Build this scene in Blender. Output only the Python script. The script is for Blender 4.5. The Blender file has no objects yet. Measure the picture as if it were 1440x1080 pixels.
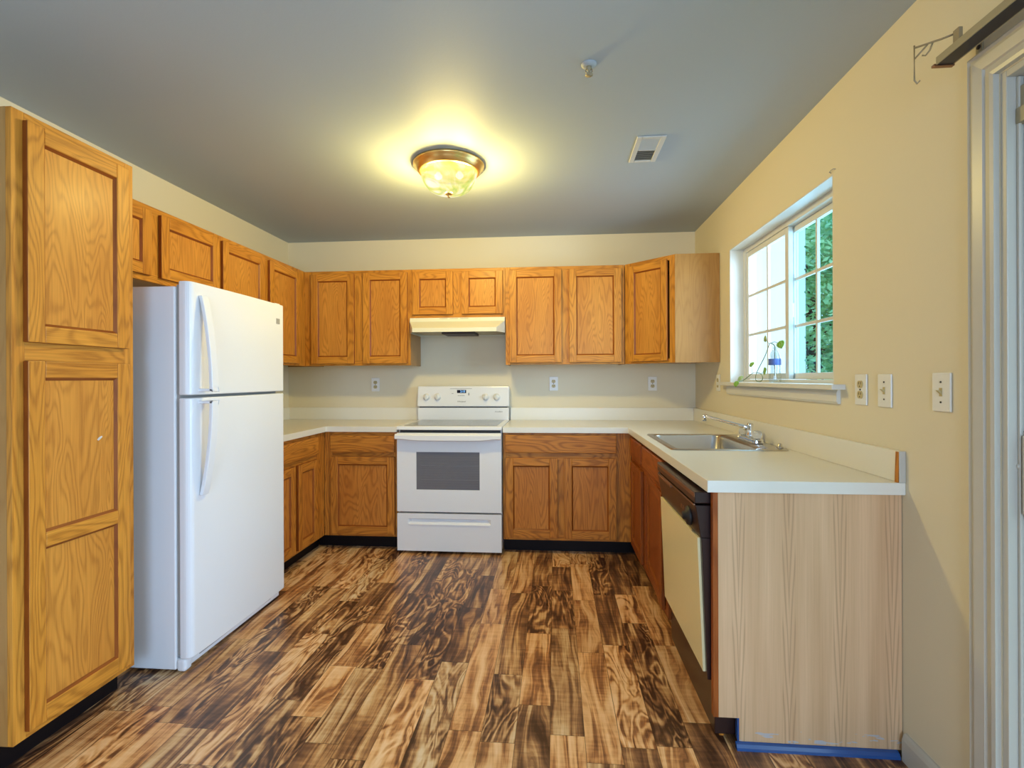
import bpy, bmesh, math, random
from mathutils import Vector, Matrix
random.seed(7)
S = bpy.context.scene
C = S.collection
PI = math.pi

# ------------------------------------------------------------------ camera
W, H = 3.4764, 2.461                      # room width (left wall x=0), ceiling height; back wall y=0
yaw, rol = 0.0842, -0.0038
cam = bpy.data.cameras.new('camera'); camo = bpy.data.objects.new('camera', cam); C.objects.link(camo)
cam.sensor_width = 36; cam.sensor_fit = 'HORIZONTAL'; cam.lens = 36*708.28/1440
cam.shift_y = -(540-532.4)/1440
cam.clip_start = 0.02
_F = Vector((-math.sin(yaw), math.cos(yaw), 0)); _R0 = Vector((math.cos(yaw), math.sin(yaw), 0)); _D0 = Vector((0, 0, -1))
_R = _R0*math.cos(rol) - _D0*math.sin(rol); _U = -(_R0*math.sin(rol) + _D0*math.cos(rol))
camo.matrix_world = Matrix(((_R.x, _U.x, -_F.x, 2.3249), (_R.y, _U.y, -_F.y, -4.2394), (_R.z, _U.z, -_F.z, 1.2631), (0, 0, 0, 1)))
S.camera = camo

# ------------------------------------------------------------------ world, daylight, exposure
S.view_settings.view_transform = 'Standard'; S.view_settings.look = 'None'
S.view_settings.gamma = 1.0; S.view_settings.use_curve_mapping = False
S.view_settings.exposure = 0.08
SKY = (0.62, 0.84, 1.0); SKY_STRENGTH = 2.2
wd = bpy.data.worlds.new('sky'); S.world = wd; wd.use_nodes = True
bg = wd.node_tree.nodes['Background']; bg.inputs[0].default_value = (*SKY, 1); bg.inputs[1].default_value = SKY_STRENGTH

def area(name, loc, rot, sx, sy, power, col, spread=PI):
    l = bpy.data.lights.new(name, 'AREA'); l.shape = 'RECTANGLE'; l.size = sx; l.size_y = sy
    l.energy = power; l.color = col; l.spread = spread
    o = bpy.data.objects.new(name, l); o.location = loc; o.rotation_euler = rot; C.objects.link(o)
    return o
# daylight pouring in through the patio door and the kitchen window, plus an added fill behind the camera
area('patio_daylight', (W+2.2, -3.75, 1.25), (0, PI/2, 0), 2.6, 2.4, 260, (0.50, 0.69, 1.0))
area('window_daylight', (W+0.45, -1.43, 1.75), (0, PI/2, 0), 0.9, 1.25, 19, (0.62, 0.82, 1.0))
area('front_fill', (2.5, -7.6, 1.4), (PI/2, 0, 0), 1.6, 1.9, 98, (0.46, 0.66, 1.0))  # added fill light outside an invented opening behind the camera

# ------------------------------------------------------------------ node material helpers
def N(nt, t, x=0, y=0, **kw):
    n = nt.nodes.new(t)
    for k, v in kw.items(): setattr(n, k, v)
    return n
def newmat(name, col=(.8, .8, .8), rough=.5, metal=0., spec=.5, **kw):
    m = bpy.data.materials.new(name); m.use_nodes = True
    b = m.node_tree.nodes['Principled BSDF']
    b.inputs['Base Color'].default_value = (*col, 1); b.inputs['Roughness'].default_value = rough
    b.inputs['Metallic'].default_value = metal; b.inputs['Specular IOR Level'].default_value = spec
    for k, v in kw.items(): b.inputs[k].default_value = v
    return m
def bsdf(m): return m.node_tree.nodes['Principled BSDF']
def lk(m, a, b): m.node_tree.links.new(a, b)
def math_(nt, op, a, b=None, c=None):
    n = nt.nodes.new('ShaderNodeMath'); n.operation = op
    for i, v in enumerate((a, b, c)):
        if v is None: continue
        if isinstance(v, (int, float)): n.inputs[i].default_value = v
        else: nt.links.new(v, n.inputs[i])
    return n.outputs[0]
def ramp(nt, fac, stops, interp='LINEAR'):
    r = nt.nodes.new('ShaderNodeValToRGB'); cr = r.color_ramp; cr.interpolation = interp
    while len(cr.elements) < len(stops): cr.elements.new(0.5)
    for e, (p, c) in zip(cr.elements, stops): e.position = p; e.color = (*c, 1)
    nt.links.new(fac, r.inputs[0]); return r.outputs[0]
def mixc(nt, fac, a, b, blend='MIX'):
    n = nt.nodes.new('ShaderNodeMix'); n.data_type = 'RGBA'; n.blend_type = blend
    for sock, v in ((n.inputs[0], fac), (n.inputs[6], a), (n.inputs[7], b)):
        if isinstance(v, (int, float)): sock.default_value = v
        elif isinstance(v, tuple): sock.default_value = (*v, 1)
        else: nt.links.new(v, sock)
    return n.outputs[2]
def noise(nt, vec, scale, detail=2, rough=.5, dist=0., dims='3D'):
    n = nt.nodes.new('ShaderNodeTexNoise'); n.noise_dimensions = dims
    n.inputs['Scale'].default_value = scale; n.inputs['Detail'].default_value = detail
    n.inputs['Roughness'].default_value = rough; n.inputs['Distortion'].default_value = dist
    nt.links.new(vec, n.inputs['Vector']); return n.outputs[0]
def mapping(nt, vec, scale=(1, 1, 1), loc=(0, 0, 0)):
    n = nt.nodes.new('ShaderNodeMapping'); n.inputs['Scale'].default_value = scale; n.inputs['Location'].default_value = loc
    nt.links.new(vec, n.inputs['Vector']); return n.outputs[0]

def oak(name, light, mid, dark, rough=.42, cath=14., contrast=1., coat=.04):
    """oak: u runs along the grain, v across it (metres)"""
    m = newmat(name, rough=rough, spec=.25); nt = m.node_tree; b = bsdf(m)
    tc = nt.nodes.new('ShaderNodeTexCoord'); uv = tc.outputs['UV']
    base = noise(nt, mapping(nt, uv, (1.6, 9, 1)), 1.0, 1.5, .4, .3)
    ringv = math_(nt, 'SINE', math_(nt, 'MULTIPLY', base, cath*2*PI))
    ringv = math_(nt, 'MULTIPLY_ADD', ringv, .5, .5)
    ringv = math_(nt, 'POWER', ringv, 2.2)
    pores = noise(nt, mapping(nt, uv, (14, 420, 1)), 1.0, 3, .6)
    pores = math_(nt, 'MULTIPLY', ringv, math_(nt, 'SMOOTHSTEP' if False else 'MULTIPLY_ADD', pores, 1.6, -.25))
    fine = noise(nt, mapping(nt, uv, (5, 160, 1)), 1.0, 3, .55)
    tone = noise(nt, mapping(nt, uv, (.9, 5, 1), (3, 7, 0)), 1.0, 2, .5)
    c0 = ramp(nt, tone, [(.3, mid), (.7, light)])
    c1 = mixc(nt, math_(nt, 'MULTIPLY', math_(nt, 'SUBTRACT', fine, .35), .9*contrast), c0, dark)
    c2 = mixc(nt, math_(nt, 'MULTIPLY', pores, .75*contrast), c1, dark)
    lk(m, c2, b.inputs['Base Color'])
    bp = nt.nodes.new('ShaderNodeBump'); bp.inputs['Strength'].default_value = .06; bp.inputs['Distance'].default_value = .002
    lk(m, fine, bp.inputs['Height']); lk(m, bp.outputs[0], b.inputs['Normal'])
    b.inputs['Coat Weight'].default_value = coat; b.inputs['Coat Roughness'].default_value = .22
    return m

M = {}
M['oak'] = oak('honey_oak', (.76, .335, .045), (.62, .245, .028), (.21, .055, .006), cath=15, contrast=.95)
M['oak_panel'] = oak('honey_oak_veneer', (.76, .34, .055), (.62, .25, .038), (.26, .075, .010), cath=22, contrast=.8)
M['oak_base'] = oak('worn_oak', (.72, .29, .042), (.56, .20, .024), (.17, .042, .006), cath=14, contrast=1.2)
M['oak_base_panel'] = oak('worn_oak_veneer', (.68, .265, .045), (.54, .185, .026), (.20, .05, .008), cath=20, contrast=.95)
M['oak_red'] = oak('reddish_shaded_oak', (.42, .115, .022), (.31, .075, .012), (.12, .022, .004), cath=11, contrast=.9)  # red-brown oak; on the sink cabinet its shade is painted in
M['oak_red_panel'] = oak('reddish_shaded_oak_veneer', (.38, .10, .022), (.28, .068, .012), (.12, .022, .004), cath=15, contrast=.7)  # door panels of the same, shade put into the colour
M['oak_side'] = oak('veneer_side', (.50, .27, .085), (.42, .21, .06), (.27, .115, .03), cath=12, contrast=.5, rough=.3)
M['laminate_end'] = None
M['oak_edge'] = oak('stained_shaded_oak_edge', (.34, .095, .012), (.26, .065, .008), (.12, .025, .004), cath=11, contrast=.7)  # edge stain, darkened further to paint in shadow lines around doors
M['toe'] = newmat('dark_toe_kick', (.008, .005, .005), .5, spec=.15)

def end_panel_mat():
    m = newmat('printed_wood_laminate', rough=.42); nt = m.node_tree; b = bsdf(m)
    tc = nt.nodes.new('ShaderNodeTexCoord'); uv = tc.outputs['UV']
    sep = nt.nodes.new('ShaderNodeSeparateXYZ'); lk(m, uv, sep.inputs[0])
    u, v = sep.outputs[0], sep.outputs[1]          # u up the panel, v across it
    # repeating printed cathedrals: stacked narrow arches every 0.17 m across
    cell = math_(nt, 'ABSOLUTE', math_(nt, 'SUBTRACT', math_(nt, 'FRACT', math_(nt, 'MULTIPLY', v, 1/.165)), .5))
    wob = noise(nt, mapping(nt, uv, (1.5, 6, 1)), 1., 2)
    arch = math_(nt, 'ADD', math_(nt, 'MULTIPLY', math_(nt, 'POWER', cell, .8), 9.0), math_(nt, 'MULTIPLY', u, -3.4))
    arch = math_(nt, 'ADD', arch, math_(nt, 'MULTIPLY', wob, 2.2))
    rings = math_(nt, 'POWER', math_(nt, 'MULTIPLY_ADD', math_(nt, 'SINE', math_(nt, 'MULTIPLY', arch, 6.0)), .5, .5), 3.)
    narrow = math_(nt, 'LESS_THAN', cell, .13)
    rings = math_(nt, 'MULTIPLY', rings, narrow)
    fine = noise(nt, mapping(nt, uv, (3, 190, 1)), 1., 3, .6)
    broad = noise(nt, mapping(nt, uv, (.6, 16, 1)), 1., 2, .5)
    c = ramp(nt, broad, [(.3, (.64, .39, .205)), (.7, (.80, .53, .305))])
    c = mixc(nt, math_(nt, 'MULTIPLY', math_(nt, 'SUBTRACT', fine, .3), .55), c, (.36, .18, .075))
    c = mixc(nt, math_(nt, 'MULTIPLY', rings, .42), c, (.30, .145, .06))
    # paint and adhesive smears low on the panel
    sm = noise(nt, mapping(nt, uv, (45, 9, 1)), 1., 3, .6)
    low = math_(nt, 'LESS_THAN', math_(nt, 'ABSOLUTE', math_(nt, 'SUBTRACT', u, .045)), .022)
    msk = math_(nt, 'MULTIPLY', math_(nt, 'GREATER_THAN', sm, .585), low)
    c = mixc(nt, math_(nt, 'MULTIPLY', msk, .6), c, (.42, .52, .62))
    lk(m, c, b.inputs['Base Color']); return m
M['laminate_end'] = end_panel_mat()

def paint(name, col, bump=.12, scale=190, rough=.6, spec=.3):
    m = newmat(name, col, rough, spec=spec); nt = m.node_tree
    tc = nt.nodes.new('ShaderNodeTexCoord')
    n = noise(nt, tc.outputs['Object'], scale, 3)
    v = noise(nt, tc.outputs['Object'], 1.3, 2)
    c = mixc(nt, math_(nt, 'MULTIPLY', v, .10), col, tuple(x*.82 for x in col))
    lk(m, c, bsdf(m).inputs['Base Color'])
    b = nt.nodes.new('ShaderNodeBump'); b.inputs['Strength'].default_value = bump; b.inputs['Distance'].default_value = .002
    lk(m, n, b.inputs['Height']); lk(m, b.outputs[0], bsdf(m).inputs['Normal']); return m
M['wall'] = paint('cream_wall_paint', (.78, .70, .52))
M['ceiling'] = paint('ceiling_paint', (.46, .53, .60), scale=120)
M['trim'] = newmat('white_trim_paint', (.56, .53, .46), .35)
M['white_frame'] = newmat('white_vinyl', (.72, .71, .66), .35)
M['counter'] = newmat('cream_laminate', (.82, .79, .70), .28)
M['counter_edge'] = newmat('cream_laminate_edge', (.82, .79, .70), .3)
M['seam'] = newmat('dark_laminate_seam', (.09, .06, .04), .6)
M['fridge'] = newmat('white_enamel', (.86, .87, .89), .28)
M['fridge_text'] = M['fridge']
M['gasket'] = newmat('grey_gasket', (.35, .34, .32), .6)
M['stove'] = newmat('white_porcelain_enamel', (.86, .86, .87), .22)
M['blackgap'] = newmat('dark_gap', (.012, .010, .010), .5)
M['ovenglass'] = newmat('grey_oven_glass', (.15, .155, .185), .08, spec=.8)
M['rack'] = newmat('oven_rack_wire', (.22, .22, .24), .35, metal=.6)
M['cooktop'] = newmat('ceramic_cooktop_glass', (.16, .17, .17), .12, spec=.7)
M['cookring'] = newmat('burner_ring_print', (.30, .30, .29), .3)
M['knob'] = newmat('white_plastic', (.80, .79, .76), .35)
M['greyprint'] = newmat('grey_print', (.22, .22, .23), .5)
M['display'] = newmat('black_display', (.01, .012, .03), .15)
M['hood'] = newmat('almond_enamel', (.80, .77, .60), .28)
M['hoodslot'] = newmat('almond_slots', (.50, .47, .34), .5)
M['filter'] = newmat('dark_filter_mesh', (.055, .035, .03), .5, metal=.3)
M['dwblack'] = newmat('dark_brown_plastic', (.030, .012, .010), .28)
M['dwtrim'] = newmat('brushed_bronze_trim', (.30, .16, .09), .3, metal=.8)
M['dwdoor'] = newmat('almond_door_panel', (.90, .78, .45), .25)
M['steel'] = newmat('brushed_stainless', (.60, .58, .55), .25, metal=1.)
M['chrome'] = newmat('chrome', (.82, .84, .88), .08, metal=1.)
M['acrylic'] = newmat('clear_acrylic', (.92, .93, .90), .08, **{'Transmission Weight': .75, 'IOR': 1.35})
M['brass'] = newmat('polished_brass', (.90, .62, .25), .28, metal=1.)
M['plate'] = newmat('white_wall_plate', (.82, .81, .77), .35)
M['almond'] = newmat('almond_plastic', (.55, .45, .22), .4)
M['slot'] = newmat('dark_slot', (.03, .02, .01), .6)
M['ventwhite'] = newmat('white_register_paint', (.66, .67, .66), .45)
M['ventdark'] = newmat('shadowed_duct', (.11, .105, .08), .7)
M['rail'] = newmat('bronze_headrail', (.035, .032, .045), .35, metal=.4)
M['railtop'] = newmat('beige_headrail_face', (.36, .31, .20), .45)
M['plasticclip'] = newmat('clear_tan_plastic', (.55, .45, .28), .2, **{'Transmission Weight': .45})
M['bluestrip'] = newmat('glossy_blue_strip', (.014, .075, .26), .18, spec=.8)  # plain glossy dark blue for the foot strip and notch edge
M['siding'] = newmat('white_siding', (.68, .71, .72), .6)
M['leaf'] = None
M['bark'] = newmat('bark', (.05, .04, .035), .9)
M['grass'] = newmat('lawn', (.08, .16, .04), .9)
M['stem'] = newmat('vine_stem', (.10, .16, .05), .5)
M['vineleaf'] = newmat('vine_leaf', (.26, .48, .07), .4)
M['vineleaf_pale'] = newmat('vine_leaf_pale', (.42, .58, .24), .4)
M['label'] = newmat('blue_bottle_label', (.08, .14, .40), .4)
M['labelsil'] = newmat('silver_bottle_label', (.12, .13, .16), .4)
def thin_glass(name, tint=(1, 1, 1), gloss=.10):
    m = bpy.data.materials.new(name); m.use_nodes = True; nt = m.node_tree; nt.nodes.clear()
    o = nt.nodes.new('ShaderNodeOutputMaterial'); mx = nt.nodes.new('ShaderNodeMixShader')
    t = nt.nodes.new('ShaderNodeBsdfTransparent'); g = nt.nodes.new('ShaderNodeBsdfGlossy')
    t.inputs[0].default_value = (*tint, 1); g.inputs['Roughness'].default_value = .02
    mx.inputs[0].default_value = gloss
    nt.links.new(t.outputs[0], mx.inputs[1]); nt.links.new(g.outputs[0], mx.inputs[2]); nt.links.new(mx.outputs[0], o.inputs[0]); return m
M['glass'] = thin_glass('window_glass', (.96, .98, .98), .05)
M['screen'] = thin_glass('screened_window_glass', (.72, .88, .95), .05)
M['bottle'] = thin_glass('clear_bottle_plastic', (.86, .90, .92), .16)

def leaf_mat(name, a, b_):
    m = newmat(name, a, .6); nt = m.node_tree
    tc = nt.nodes.new('ShaderNodeTexCoord')
    n = noise(nt, tc.outputs['Object'], 2.2, 4, .7)
    lk(m, ramp(nt, n, [(.32, b_), (.55, a), (.72, tuple(min(1, x*2.2) for x in a))]), bsdf(m).inputs['Base Color'])
    bsdf(m).inputs['Transmission Weight'].default_value = 0
    return m
M['leaf'] = leaf_mat('tree_leaves', (.30, .62, .42), (.10, .34, .30))
M['leaf2'] = leaf_mat('tree_leaves_pale', (.50, .78, .38), (.16, .44, .28))

def floor_mat():
    m = newmat('acacia_plank_laminate', rough=.3); nt = m.node_tree; b = bsdf(m)
    tc = nt.nodes.new('ShaderNodeTexCoord'); sep = nt.nodes.new('ShaderNodeSeparateXYZ'); lk(m, tc.outputs['Object'], sep.inputs[0])
    x, y = sep.outputs[0], sep.outputs[1]
    PW, PL = .1215, 1.22
    fx = math_(nt, 'DIVIDE', math_(nt, 'ADD', x, .004), PW); row = math_(nt, 'FLOOR', fx)
    def wn(v2):
        n = nt.nodes.new('ShaderNodeTexWhiteNoise'); n.noise_dimensions = '3D'; lk(m, v2, n.inputs['Vector']); return n.outputs
    def comb(a, b2, c=0.):
        n = nt.nodes.new('ShaderNodeCombineXYZ')
        for i, v in enumerate((a, b2, c)):
            if isinstance(v, (int, float)): n.inputs[i].default_value = v
            else: lk(m, v, n.inputs[i])
        return n.outputs[0]
    off = wn(comb(row, 0., 3.))[0]
    fy = math_(nt, 'ADD', math_(nt, 'DIVIDE', y, PL), math_(nt, 'MULTIPLY', off, 7.))
    cell = math_(nt, 'FLOOR', fy)
    # every second board is cut once more at a random place
    cut = math_(nt, 'MULTIPLY_ADD', wn(comb(row, cell, 9.))[0], .5, .25)
    half = math_(nt, 'GREATER_THAN', math_(nt, 'FRACT', fy), cut)
    r = wn(comb(row, cell, math_(nt, 'MULTIPLY', half, 1.7)))
    rv, rc = r[0], r[1]
    sepc = nt.nodes.new('ShaderNodeSeparateColor'); lk(m, rc, sepc.inputs[0])
    ra, rb, rg = sepc.outputs
    pv = comb(math_(nt, 'MULTIPLY_ADD', ra, 31., x), math_(nt, 'MULTIPLY_ADD', rb, 47., y), math_(nt, 'MULTIPLY', rg, 23.))
    warp = noise(nt, mapping(nt, pv, (7, 1.3, 1)), 1., 2, .5, .4)
    # push the grain sideways so it sweeps and curls along the board
    px = math_(nt, 'MULTIPLY_ADD', math_(nt, 'SUBTRACT', warp, .5), .16, math_(nt, 'MULTIPLY_ADD', ra, 31., x))
    pw = comb(px, math_(nt, 'MULTIPLY_ADD', rb, 47., y), math_(nt, 'MULTIPLY', rg, 23.))
    wy = noise(nt, mapping(nt, pw, (11, .9, 1), (5, 3, 8)), 1., 2, .5, .3)
    bands = math_(nt, 'MULTIPLY_ADD', math_(nt, 'SINE', math_(nt, 'MULTIPLY', wy, 34.)), .5, .5)
    streak = noise(nt, mapping(nt, pw, (52, 1.5, 1), (1, 4, 2)), 1., 4, .65, .1)
    streak2 = noise(nt, mapping(nt, pw, (210, 2.6, 1), (8, 2, 2)), 1., 2, .6)
    patch = noise(nt, mapping(nt, pw, (14, 2.6, 1), (2, 9, 4)), 1., 3, .6, .5)
    curl = noise(nt, mapping(nt, pv, (8.5, 2.4, 1), (4, 6, 1)), 1., 2, .5, 1.3)
    curlb = math_(nt, 'MULTIPLY_ADD', math_(nt, 'SINE', math_(nt, 'MULTIPLY', curl, 42.)), .5, .5)
    curly = math_(nt, 'MULTIPLY', math_(nt, 'GREATER_THAN', rg, .5), .22)
    v = math_(nt, 'ADD', math_(nt, 'MULTIPLY', patch, .62), math_(nt, 'MULTIPLY', bands, .12))
    v = math_(nt, 'ADD', v, math_(nt, 'MULTIPLY', math_(nt, 'SUBTRACT', curlb, .45), curly))
    cross = noise(nt, mapping(nt, pv, (10, 60, 1), (2, 2, 7)), 1., 2, .5)
    v = math_(nt, 'ADD', v, math_(nt, 'MULTIPLY', math_(nt, 'SUBTRACT', cross, .5), .16))
    v = math_(nt, 'ADD', v, math_(nt, 'MULTIPLY', streak, .62))
    v = math_(nt, 'ADD', v, math_(nt, 'MULTIPLY', streak2, .14))
    v = math_(nt, 'ADD', v, math_(nt, 'MULTIPLY_ADD', rv, .26, -.12))
    v = math_(nt, 'SUBTRACT', v, .245)
    c = ramp(nt, v, [(.28, (.062, .026, .013)), (.39, (.165, .072, .033)), (.47, (.32, .145, .058)), (.54, (.54, .275, .105)), (.64, (.74, .46, .21)), (.80, (.86, .62, .36))])
    red = mixc(nt, math_(nt, 'MULTIPLY', math_(nt, 'GREATER_THAN', ra, .62), .35), c, (1.25, .92, .70), 'MULTIPLY')
    c = mixc(nt, math_(nt, 'MULTIPLY', math_(nt, 'LESS_THAN', rb, .4), .45), red, (.86, .93, 1.05), 'MULTIPLY')
    ex = math_(nt, 'ABSOLUTE', math_(nt, 'SUBTRACT', math_(nt, 'FRACT', fx), .5))
    e1 = math_(nt, 'GREATER_THAN', ex, .5-.0011/PW)
    fr = math_(nt, 'FRACT', fy)
    e2 = math_(nt, 'LESS_THAN', fr, .0022/PL)
    e3 = math_(nt, 'LESS_THAN', math_(nt, 'ABSOLUTE', math_(nt, 'SUBTRACT', fr, cut)), .0011/PL)
    e = math_(nt, 'MAXIMUM', e1, math_(nt, 'MAXIMUM', e2, e3))
    c = mixc(nt, math_(nt, 'MULTIPLY', e, .7), c, (.03, .015, .008))
    lk(m, c, b.inputs['Base Color'])
    lk(m, math_(nt, 'MULTIPLY_ADD', streak, .18, .22), b.inputs['Roughness'])
    bp = nt.nodes.new('ShaderNodeBump'); bp.inputs['Strength'].default_value = .10; bp.inputs['Distance'].default_value = .002
    lk(m, math_(nt, 'SUBTRACT', streak, e), bp.inputs['Height']); lk(m, bp.outputs[0], b.inputs['Normal'])
    return m
M['floor'] = floor_mat()

def bowl_mat():
    m = bpy.data.materials.new('lit_alabaster_glass'); m.use_nodes = True; nt = m.node_tree; nt.nodes.clear()
    o = nt.nodes.new('ShaderNodeOutputMaterial'); tc = nt.nodes.new('ShaderNodeTexCoord')
    n = noise(nt, tc.outputs['Object'], 9., 2, .5, 1.6)
    col = ramp(nt, n, [(.34, (.50, .70, .14)), (.46, (.86, .84, .24)), (.56, (1., .95, .50)), (.66, (1., 1., .95))])
    em = nt.nodes.new('ShaderNodeEmission'); nt.links.new(col, em.inputs[0]); em.inputs[1].default_value = 1.0
    t = nt.nodes.new('ShaderNodeBsdfTransparent'); t.inputs[0].default_value = (1, .97, .85, 1)
    d = nt.nodes.new('ShaderNodeBsdfTranslucent'); nt.links.new(col, d.inputs[0])
    a = nt.nodes.new('ShaderNodeMixShader'); a.inputs[0].default_value = .42
    nt.links.new(em.outputs[0], a.inputs[1]); nt.links.new(t.outputs[0], a.inputs[2])
    nt.links.new(a.outputs[0], o.inputs[0]); return m
M['bowl'] = bowl_mat()
def emit(name, col, s):
    m = bpy.data.materials.new(name); m.use_nodes = True; nt = m.node_tree; nt.nodes.clear()
    o = nt.nodes.new('ShaderNodeOutputMaterial'); e = nt.nodes.new('ShaderNodeEmission')
    e.inputs[0].default_value = (*col, 1); e.inputs[1].default_value = s; nt.links.new(e.outputs[0], o.inputs[0]); return m
M['bulb'] = emit('warm_bulb', (1, .9, .6), 2.5)
M['digits'] = emit('blue_display_digits', (.25, .55, 1.), 1.6)

# ------------------------------------------------------------------ mesh helpers
class MB:
    """collects shapes with per-face uv (u along the grain, v across) and a material slot"""
    def __init__(s): s.v = []; s.f = []; s.uv = []; s.mi = []; s.sm = []
    def face(s, pts, uv=None, mi=0, smooth=False):
        i = len(s.v); s.v += [tuple(p) for p in pts]; s.f.append(list(range(i, i+len(pts))))
        s.uv.append(uv or [(0, 0)]*len(pts)); s.mi.append(mi); s.sm.append(smooth)
    def box(s, x0, x1, y0, y1, z0, z1, g='z', mi=0, uvo=None):
        if x0 > x1: x0, x1 = x1, x0
        if y0 > y1: y0, y1 = y1, y0
        if z0 > z1: z0, z1 = z1, z0
        P = [(x, y, z) for z in (z0, z1) for y in (y0, y1) for x in (x0, x1)]
        s.hexa(P, g, mi, uvo)
    def hexa(s, P, g='z', mi=0, uvo=None):
        """P: 8 corners, index bits x=1, y=2, z=4"""
        ou, ov = uvo or (random.random()*50, random.random()*50)
        gi = 'xyz'.index(g); i0 = len(s.v); s.v += [tuple(p) for p in P]
        for idx, n in (((0, 2, 3, 1), 2), ((4, 5, 7, 6), 2), ((0, 1, 5, 4), 1), ((2, 6, 7, 3), 1), ((0, 4, 6, 2), 0), ((1, 3, 7, 5), 0)):
            s.f.append([i0+k for k in idx]); ax = [a for a in (0, 1, 2) if a != n]
            if gi in ax: u, v = gi, [a for a in ax if a != gi][0]; su = 1.
            else: u, v = ax; su = .1
            s.uv.append([(P[k][u]*su+ou, P[k][v]+ov) for k in idx]); s.mi.append(mi); s.sm.append(False)
    def prism(s, poly, axis, a0, a1, mi=0, g=None, smooth=False):
        """extrude a 2D polygon (in the two remaining axes, ordered) along axis"""
        ax = 'xyz'.index(axis); o = [a for a in (0, 1, 2) if a != ax]
        def mk(p, a):
            q = [0, 0, 0]; q[ax] = a; q[o[0]] = p[0]; q[o[1]] = p[1]; return tuple(q)
        n = len(poly); i0 = len(s.v)
        s.v += [mk(p, a0) for p in poly] + [mk(p, a1) for p in poly]
        ou, ov = random.random()*50, random.random()*50
        def uvs(idx): return [((a0 if k-i0 < n else a1)+ou, poly[(k-i0) % n][0]+poly[(k-i0) % n][1]+ov) for k in idx]
        for k in range(n):
            idx = [i0+k, i0+(k+1) % n, i0+n+(k+1) % n, i0+n+k]; s.f.append(idx); s.uv.append(uvs(idx)); s.mi.append(mi); s.sm.append(smooth)
        for idx in ([i0+k for k in range(n)][::-1], [i0+n+k for k in range(n)]):
            s.f.append(idx); s.uv.append([(poly[(k-i0) % n][0]+ou, poly[(k-i0) % n][1]+ov) for k in idx]); s.mi.append(mi); s.sm.append(False)
    def lathe(s, prof, c=(0, 0, 0), n=40, mi=0, axis='z', flute=None):
        """prof: (radius, height) pairs"""
        i0 = len(s.v); c = Vector(c)
        for k, (r, h) in enumerate(prof):
            for j in range(n):
                a = 2*PI*j/n; rr = r
                if flute and flute[0] <= k <= flute[1]: rr = r*(1+flute[2]*(j % 2))
                p = (rr*math.cos(a), rr*math.sin(a), h)
                if axis == 'x': p = (p[2], p[0], p[1])
                if axis == 'y': p = (p[0], p[2], p[1])
                s.v.append(tuple(c+Vector(p)))
        for k in range(len(prof)-1):
            for j in range(n):
                s.f.append([i0+k*n+j, i0+k*n+(j+1) % n, i0+(k+1)*n+(j+1) % n, i0+(k+1)*n+j]); s.uv.append([(0, 0)]*4); s.mi.append(mi); s.sm.append(True)
        for k in (0, len(prof)-1):
            if prof[k][0] > 1e-5:
                s.f.append([i0+k*n+j for j in range(n)]); s.uv.append([(0, 0)]*n); s.mi.append(mi); s.sm.append(False)
    def tube(s, pts, r, n=10, mi=0, flat=1.):
        pts = [Vector(p) for p in pts]; i0 = len(s.v); up = Vector((0, 0, 1))
        rs = r if isinstance(r, (list, tuple)) else [r]*len(pts)
        for k, p in enumerate(pts):
            t = (pts[min(k+1, len(pts)-1)]-pts[max(k-1, 0)]).normalized()
            a = t.cross(up)
            if a.length < .05: a = t.cross(Vector((0, 1, 0)))
            a.normalize(); b = a.cross(t)
            for j in range(n):
                q = 2*PI*j/n; s.v.append(tuple(p+(a*math.cos(q)+b*math.sin(q)*flat)*rs[k]))
        for k in range(len(pts)-1):
            for j in range(n):
                s.f.append([i0+k*n+j, i0+k*n+(j+1) % n, i0+(k+1)*n+(j+1) % n, i0+(k+1)*n+j]); s.uv.append([(0, 0)]*4); s.mi.append(mi); s.sm.append(True)
        for k in (0, len(pts)-1):
            s.f.append([i0+k*n+j for j in range(n)]); s.uv.append([(0, 0)]*n); s.mi.append(mi); s.sm.append(False)
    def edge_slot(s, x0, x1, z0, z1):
        """outer edges of a door get the dark slot: stain with shadow lines painted in"""
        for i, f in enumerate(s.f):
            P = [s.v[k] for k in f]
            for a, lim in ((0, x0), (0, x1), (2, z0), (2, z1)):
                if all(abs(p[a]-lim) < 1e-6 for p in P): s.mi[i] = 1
    def build(s, name, mats, parent=None, bevel=0, seg=2, origin=None, mat=None):
        me = bpy.data.meshes.new(name)
        o = bpy.data.objects.new(name, me)
        vs = s.v
        if origin: vs = [tuple(Vector(v)-Vector(origin)) for v in vs]; o.location = origin
        me.from_pydata(vs, [], s.f); me.update()
        ul = me.uv_layers.new(name='UVMap'); k = 0
        for p, uv in zip(me.polygons, s.uv):
            for li, q in zip(p.loop_indices, uv): ul.data[li].uv = q
        for p, mi, sm in zip(me.polygons, s.mi, s.sm): p.material_index = mi; p.use_smooth = sm
        bm = bmesh.new(); bm.from_mesh(me); bmesh.ops.recalc_face_normals(bm, faces=bm.faces); bm.to_mesh(me); bm.free()
        for m in (mats if isinstance(mats, (list, tuple)) else [mats]): me.materials.append(M[m] if isinstance(m, str) else m)
        C.objects.link(o)
        if parent: o.parent = parent
        if bevel:
            b = o.modifiers.new('bevel', 'BEVEL'); b.width = bevel; b.segments = seg; b.limit_method = 'ANGLE'; b.angle_limit = math.radians(40)
        return o
def tag(o, label=None, cat=None, group=None, kind=None):
    if label: o['label'] = label
    if cat: o['category'] = cat
    if group: o['group'] = group
    if kind: o['kind'] = kind
    return o
def thing(name, label, cat, loc=(0, 0, 0), rz=0., group=None):
    o = bpy.data.objects.new(name, None); o.empty_display_size = .1
    o.location = loc; o.rotation_euler = (0, 0, rz); C.objects.link(o)
    return tag(o, label, cat, group)
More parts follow.
